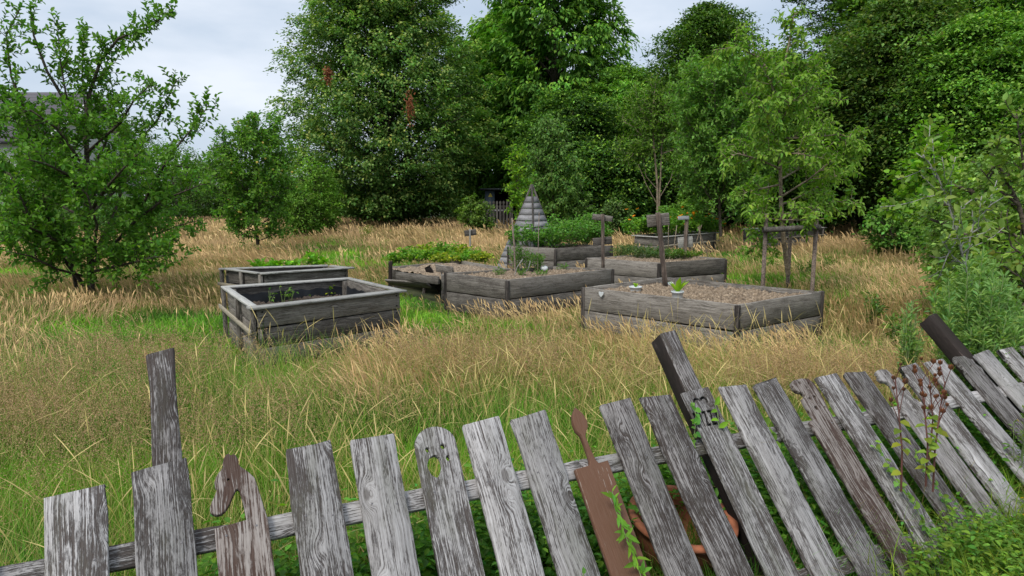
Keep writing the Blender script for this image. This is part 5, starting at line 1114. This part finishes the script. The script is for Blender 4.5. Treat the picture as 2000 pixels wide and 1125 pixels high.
# ================================================================== herbs, crops and weeds
def plant(name, label, x, y, z, h, rad, n, leaf, wr, base, seed, cat='plant', group=None, stems=8, lobes=None, tip=None, flat=.4, droop=.2, upb=.3, shape=1.0, flowers=None, mat=None, nstem_r=.004):
    """bushy plant: stems from the base carrying leaves"""
    r = np.random.default_rng(seed); root = empty(name, (x, y, z), label, cat, group); st = []
    for k in range(stems):
        a = k * 2.4 + r.random(); rr_ = rad * r.random() ** .5; top = np.array([x + rr_ * math.cos(a), y + rr_ * math.sin(a), z + h * (.7 + .3 * r.random()) * (1 - .45 * (rr_ / rad) ** 2 * shape)])
        b = np.array([x + rr_ * .25 * math.cos(a), y + rr_ * .25 * math.sin(a), z]); m_ = (b * .45 + top * .55) + UP * h * .05; st.append(np.array([b, m_, top]))
    obj('stem', tubes('stem', st, [np.array([nstem_r * 1.5, nstem_r, nstem_r * .5])] * len(st), 4), M_stem, root)
    i = r.integers(0, stems, n); f = .15 + .85 * r.random(n) ** .7; S = np.array(st); P = S[i, 0] * ((1 - f) ** 2)[:, None] + S[i, 1] * (2 * f * (1 - f))[:, None] + S[i, 2] * (f ** 2)[:, None]
    a = r.random(n) * 6.28; el = r.normal(upb, .4, n); A = np.stack([np.cos(a) * np.cos(el), np.sin(a) * np.cos(el), np.sin(el)], -1); off = leaf * .9 * r.random(n); P = P + A * off[:, None]
    Nn = nrm(UP + r.normal(0, flat, (n, 3))); L = leaf * (.6 + .7 * r.random(n)); C = vary(base, n, .25, .14, r)
    if tip is not None: t = np.clip((P[:, 2] - z) / h, 0, 1)[:, None] ** 2; C = C * (1 - t * .7) + np.array(tip) * t * .7
    f6 = leaf * F / y > 10; me = (leaf6_mesh if f6 else leaf_mesh)('foliage', P, A, Nn, L, L * wr, C, droop=droop); obj('foliage', me, mat or M_leaf, root)
    if flowers:
        nf, fr, fc = flowers; j = r.integers(0, stems, nf); Pf = S[j, 2] + r.normal(0, leaf * .8, (nf, 3)) + UP * leaf * .3
        k = 7; a = np.arange(k) / k * 6.28; A = nrm(np.stack([np.cos(a), np.sin(a), np.full_like(a, .25)], -1)); Nn = nrm(UP + r.normal(0, .3, A.shape)); Lf = np.full(k, fr)
        fm = leaf_mesh('flower', np.zeros((k, 3)), A, Nn, Lf, Lf * .8, vary(fc, k, .15, .05, r))
        for q in Pf: obj('flower', fm, M_flower, root, Matrix.Translation(tuple(q)) @ Euler((r.normal(0, .4), r.normal(0, .4), r.random() * 6)).to_matrix().to_4x4())
    return root
M_stem = plain('green_stem', (.12, .17, .05), .7, .3, 20, .2); M_redstem = plain('red_brown_stem', (.10, .035, .025), .7, .3, 20, .2)
# strawberries
gi = 0
for (px, py, rad, h) in ((775, 512, .22, .20), (800, 505, .30, .28), (828, 500, .34, .32), (855, 499, .32, .34), (880, 500, .32, .33), (905, 503, .30, .28), (925, 506, .26, .22), (845, 508, .28, .22), (868, 512, .26, .20), (895, 510, .26, .2), (820, 508, .26, .22), (940, 509, .20, .16)):
    gi += 1; p = G(px, py, .42); plant('strawberry_plant', 'strawberry plant of the green mound in the collapsing bed', p.x, p.y, .40, h, rad, 260, .062, .8, (.11, .26, .035) if gi % 3 else (.19, .28, .04), 100 + gi, group='strawberry plants in the collapsing bed', stems=16, flat=.5, droop=.25)
# bushy plants in bed 6
gi = 0
labs6 = ['bushy green plants massed in the bed before the pyramid']
for (px, py, rad, h) in ((1012, 482, .30, .42), (1035, 484, .36, .50), (1062, 485, .38, .52), (1088, 485, .38, .55), (1112, 483, .38, .60), (1135, 481, .38, .62), (1155, 480, .36, .60), (1172, 480, .30, .50), (1050, 478, .4, .56), (1080, 477, .4, .62), (1115, 477, .4, .66), (1145, 477, .36, .66)):
    gi += 1; p = G(px, py, .5); plant('bushy_plant', labs6[0], p.x, p.y, .48, h * 1.22, rad, 420, .075, .55, (.085, .22, .055), 130 + gi, group='bushy plants in the bed before the pyramid', stems=18, tip=(.16, .36, .065), flat=.5, droop=.3)
# herbs in bed 7 and grassy green
gi = 0
for (px, py, rad, h, c, lab) in ((1215, 504, .26, .26, (.085, .155, .075), 'grey green herb at the left of the cane bed'), (1238, 505, .26, .30, (.075, .15, .07), 'dense grey green herb left of the tall signpost'), (1262, 507, .26, .28, (.08, .15, .08), 'grey green herb touching the left of the tall signpost'), (1283, 508, .24, .24, (.07, .15, .06), 'herb just behind the tall signpost'), (1305, 508, .24, .24, (.08, .17, .05), 'green herb just right of the tall signpost'), (1328, 508, .24, .20, (.09, .20, .035), 'fresh green herb at the foot of the grey plate'), (1350, 507, .22, .16, (.10, .21, .04), 'low herb beneath the cane tripod')):
    gi += 1; p = G(px, py - 3, .5); plant('herb', lab, p.x, p.y, .48, h, rad, 520, .045, .38, c, 150 + gi, group='herbs in the cane bed', stems=22, flat=.7, droop=.1, upb=.5)
# orange flowering plants in bed 8
gi = 0
for (px, py, rad, h, fl) in ((1245, 458, .42, .5, 6), (1265, 458, .42, .62, 0), (1288, 459, .42, .66, 0), (1310, 458, .42, .6, 4), (1332, 457, .42, .55, 6), (1352, 455, .42, .55, 5), (1372, 454, .40, .55, 8), (1390, 453, .34, .5, 14), (1300, 452, .5, .75, 0), (1340, 450, .5, .7, 2)):
    gi += 1; p = G(px, py, .6); plant('flowering_plant', 'leafy plant with orange flowers in the far bed', p.x, p.y, .55, h * 1.15, rad, 480, .095, .6, (.12, .29, .05), 170 + gi, group='orange flowering plants in the far bed', stems=16, tip=(.12, .26, .05), flowers=(fl, .055, (.80, .26, .01)) if fl else None)
# feathery greens in bed 3
for k, (px, py, rad, h, lab) in enumerate(((1010, 531, .14, .42, 'feathery green plant climbing the brown stake'), (1030, 530, .16, .38, 'feathery green plant beside the stake'), (1050, 529, .12, .34, 'feathery green plant below the very thin stake'), (975, 537, .10, .10, 'small weed at the front of the central bed'), (1058, 540, .12, .10, 'small weed near the front corner of the central bed'), (1100, 527, .10, .10, 'small weed right of the white stone'), (1020, 540, .12, .12, 'low weed at the feet of the pale stalks'), (1040, 480, .12, .5, 'tall feathery weed at the left corner of the bushy bed'))):
    p = G(px, py, .49); plant('feathery_plant' if h > .2 else 'small_weed', lab, p.x, p.y, .47, h, rad, 420 if h > .2 else 90, .042, .3, (.075, .185, .04), 190 + k, stems=9, flat=.8, droop=.1, upb=.6, shape=.4)
# seedlings in bed 1, 2 and tubs
for k, (px, py, h, n, c, lab) in enumerate(((527, 588, .10, 9, (.10, .22, .05), 'tiny seedling at the left end of the lined bed'), (553, 586, .13, 10, (.10, .22, .05), 'thin seedling with two leaf tufts in the lined bed'), (567, 586, .12, 12, (.10, .22, .05), 'second thin seedling in the lined bed'), (645, 576, .09, 26, (.17, .30, .04), 'broad yellow green seedling in the lined bed'), (665, 573, .09, 24, (.18, .30, .04), 'yellow green seedling touching the front board'), (708, 569, .11, 30, (.12, .33, .03), 'bright green seedling at the right end of the lined bed'), (605, 580, .05, 8, (.12, .24, .05), 'very small sprout in the middle of the lined bed'))):
    p = G(px, py - 4, .42); plant('seedling', lab, p.x, p.y, .37, h * 1.7, .07, n, .05, .6, c, 210 + k, group='seedlings in the lined bed', stems=3, upb=.4)
for k, (px, py, h, lab) in enumerate(((507, 528, .10, 'bright lettuce at the left of the back left bed'), (540, 528, .10, 'bright lettuce next along the back left bed'), (572, 527, .10, 'lettuce in the middle of the back left bed'), (610, 523, .17, 'tallest lettuce at the right of the back left bed'), (628, 523, .13, 'lettuce leaning by the tallest one'))):
    p = G(px, py, .47); plant('lettuce', lab, p.x, p.y, .46, h * 1.3, .13, 60, .085, .75, (.13, .33, .03), 220 + k, group='lettuces in the back left bed', stems=7, upb=.5)
def lettuce(p, z, h, n, leaf, seed, lab):
    r = np.random.default_rng(seed); a = np.arange(n) * 2.4; el = r.uniform(.9, 1.4, n); A = np.stack([np.cos(a) * np.cos(el), np.sin(a) * np.cos(el), np.sin(el)], -1); P = np.array([[p.x, p.y, z]]) + A * .01
    Nn = nrm(-np.stack([np.cos(a), np.sin(a), np.full(n, -.4)], -1)); L = h * (.7 + .4 * r.random(n)); root = empty('lettuce', (p.x, p.y, z), lab, 'plant'); obj('foliage', leaf6_mesh('foliage', P, A, Nn, L, L * leaf, vary((.22, .42, .04), n, .12, .05, r), droop=.1), M_leaf, root)
lettuce(p1_, .54, .20, 6, .35, 3, 'upright lime green lettuce growing in the white tub'); lettuce(p2_, .52, .06, 7, .7, 4, 'small dark seedling in the low white tub')
# sorrel and weeds in the meadow
for k, (px, py, h, rad, c, lab) in enumerate(((712, 478, .75, .28, (.16, .20, .05), 'tall yellow green weed in the meadow before the linden'), (722, 476, .7, .2, (.13, .17, .045), 'weed standing right of the tall yellow green one'), (800, 470, .6, .2, (.18, .16, .06), 'brownish weed in the meadow below the linden'), (1610, 538, .45, .2, (.09, .18, .04), 'green weed at the foot of the pear stakes'), (1570, 548, .4, .2, (.08, .17, .04), 'low weed between the pear stakes'),
                              (1700, 650, .55, .12, (.10, .19, .06), 'thin weed in the brown grass right of the front bed'), (1740, 700, .5, .12, (.09, .18, .05), 'leafy weed behind the right end of the fence'), (970, 505, .35, .18, (.10, .17, .05), 'weed between strawberry bed and bushy bed'))):
    p = G(px, py, 0); plant('meadow_weed', lab, p.x, p.y, 0, h, rad, 260, .055, .4, c, 240 + k, stems=9, flat=.6, upb=.5, shape=.5)
# big feathery weeds near the right end
for k, (px, D, top, rad, n, lab) in enumerate(((1915, 4.2, 452, .20, 2600, 'tall feathery pale green weed before the right apple branches'), (1885, 4.8, 555, .13, 1200, 'lower feathery weed left of the tall one'), (1950, 4.15, 500, .18, 1900, 'feathery weed right of the tall one'), (1985, 4.25, 530, .18, 1700, 'feathery weed at the right edge'), (1800, 4.6, 580, .07, 420, 'narrow thistle like weed by the dark post'), (1945, 4.1, 600, .22, 1900, 'dense low weed behind the right end of the fence'), (2000, 4.15, 600, .2, 1500, 'dense low weed in the right corner behind the fence'))):
    x = TX(px, D); plant('tall_weed', lab, x, D, 0, TZ(top, D), rad, int(n * 2.4), .040, .26, (.18, .33, .12), 260 + k, cat='weed', group='tall feathery weeds at the right', stems=26, flat=.9, upb=.7, droop=.1, shape=.5, tip=(.24, .42, .16))
# dock-like dry seed stalks over the fence
def seed_stalk(lab, pts, D, seed, heads):
    r = np.random.default_rng(seed); P = np.array([GD(a, b, D + c) for a, b, c in pts]); root = empty('seed_stalk', tuple(P[0]), lab, 'plant', 'dry seed stalks rising over the fence'); obj('stem', tubes('stem', [P], [np.linspace(.0035, .0018, len(P))], 5), M_redstem, root)
    Hs, st = [], []
    for k in range(heads):
        f = .55 + .45 * (k + .5) / heads; p, d = along(P, min(f, .99)); a = r.random() * 6.28; q = p + np.array([math.cos(a) * .5, math.sin(a) * .4, 1.0]) * r.uniform(.03, .075); st.append(np.array([p, (p + q) / 2 + UP * .004, q])); Hs.append(q)
    obj('side_stem', tubes('side_stem', st, [.0015] * len(st), 4), M_redstem, root)
    n = 7; a = np.arange(n) / n * 6.28; A = nrm(np.stack([np.cos(a) * .35, np.sin(a) * .35, np.ones(n)], -1)); Nn = np.stack([np.cos(a), np.sin(a), np.zeros(n)], -1); L = np.full(n, .019)
    hm = leaf_mesh('seed_head', np.zeros((n, 3)), A, Nn, L, L * .5, vary((.20, .085, .045), n, .25, .1, r))
    for q in Hs: obj('seed_head', hm, M_dry, root, Matrix.Translation(tuple(q)) @ Matrix.Scale(r.uniform(.7, 1.3), 4))
    m = 9; f = .15 + .5 * r.random(m); Pb = np.array([along(P, q)[0] for q in f]); a = r.random(m) * 6.28; A = nrm(np.stack([np.cos(a), np.sin(a), -.1 * np.ones(m)], -1)); obj('leaves', leaf6_mesh('leaves', Pb, A, nrm(UP + r.normal(0, .3, (m, 3))), np.full(m, .035), np.full(m, .026), vary((.16, .24, .04), m, .25, .2, r)), M_leaf, root)
seed_stalk('tall dry red brown seed stalk on the left over the carved dog picket', [(1760, 960, -.1), (1762, 880, -.1), (1755, 800, -.05), (1748, 735, 0)], 2.15, 1, 6)
seed_stalk('densest dry seed stalk in the middle of the three', [(1808, 950, -.1), (1812, 870, -.1), (1806, 800, -.05), (1800, 740, 0)], 2.2, 2, 9)
seed_stalk('dry seed stalk leaning right over the pale pickets', [(1822, 960, -.1), (1826, 880, -.1), (1836, 800, -.05), (1846, 745, 0)], 2.2, 3, 9)
seed_stalk('short dry seed stalk behind the others', [(1815, 900, .1), (1822, 820, .1), (1815, 735, .1)], 2.25, 4, 7)
# yellow flowering st john's wort like plants
for k, (s, n_, h, rad, lab) in enumerate(((4.05, .28, .62, .07, 'yellow flowered weed growing up between the right pickets'), (4.55, .45, .72, .07, 'yellow flowered weed at the far right of the fence'), (3.55, -.02, .30, .05, 'small yellow flowered weed in front of the lower pickets'), (4.75, .5, .74, .06, 'thin yellow flowered weed at the picture edge'))):
    x = FX0 + fd[0] * s + fn[0] * n_; y = FY0 + fd[1] * s + fn[1] * n_; plant('yellow_flower_plant', lab, x, y, 0, h, rad, 260, .020, .4, (.09, .18, .04), 280 + k, group='yellow flowered weeds at the fence', stems=6, flat=.6, upb=.4, shape=.2, flowers=(13, .010, (.65, .42, .01)), nstem_r=.002)
# vines on the pickets
def vine(lab, sv, leafs, leaf, wr, base, seed, zo=.02):
    r = np.random.default_rng(seed); P = np.array([tuple(FM(s, v, z).translation) for s, v, z in sv]); root = empty('climbing_plant', tuple(P[0]), lab, 'plant'); obj('stem', tubes('stem', [P], [.0022], 5), M_stem, root)
    f = (np.arange(leafs) + r.random(leafs)) / leafs; Pt = np.array([along(P, min(q, .99))[0] for q in f]); M3 = np.array(FM(sv[0][0]).to_3x3()); a = r.random(leafs) * 6.28
    A = nrm(np.stack([np.cos(a), np.sin(a) - .3, .25 + .2 * r.random(leafs)], -1)) @ M3.T; Nn = nrm(np.array([[0, .2, 1.]]) + r.normal(0, .3, (leafs, 3))) @ M3.T; L = leaf * (.6 + .6 * r.random(leafs))
    obj('foliage', leaf6_mesh('foliage', Pt, A, Nn, L, L * wr, vary(base, leafs, .2, .12, r), droop=.2), M_leaf, root)
vine('bright green nettle like shoot climbing the spoon picket', [(1.655, .30, .02), (1.652, .40, .03), (1.645, .5, .035), (1.640, .60, .04), (1.648, .66, .05)], 46, .052, .30, (.10, .26, .035), 1)
vine('bindweed leaves over the left of the heart and PIZZA picket', [(2.16, .80, -.03), (2.175, .86, .01), (2.195, .90, .02), (2.20, .94, .025), (2.205, .965, .02)], 14, .034, .85, (.08, .24, .05), 2)
vine('two bright leaves over the right of the PIZZA letters', [(2.29, .83, .012), (2.30, .86, .02), (2.315, .90, .022), (2.325, .945, .02)], 4, .046, .5, (.12, .32, .03), 3)
vine('leafy shoot winding over the lower right pickets', [(3.10, .20, .02), (3.12, .32, .03), (3.10, .44, .03), (3.13, .56, .03), (3.12, .62, .02)], 34, .038, .6, (.10, .22, .05), 4)
vine('leafy shoot over the picket beside the seed stalks', [(3.30, .24, .02), (3.33, .36, .03), (3.32, .46, .03), (3.36, .55, .02)], 24, .034, .6, (.09, .20, .045), 5)
vine('broad green leaves pushing up between the middle pickets', [(2.13, .45, -.04), (2.14, .6, -.03), (2.13, .74, -.03), (2.12, .86, -.02)], 22, .040, .7, (.075, .19, .035), 6)
vine('broad green leaves between the pickets right of the PIZZA one', [(2.57, .5, -.04), (2.58, .66, -.03), (2.59, .78, -.02), (2.58, .9, -.02)], 22, .040, .7, (.085, .21, .035), 7)
vine('small leafy shoot at the lower end of the spoon picket neighbour', [(1.38, .33, .02), (1.42, .38, .03), (1.44, .42, .03)], 16, .030, .7, (.12, .24, .05), 8)
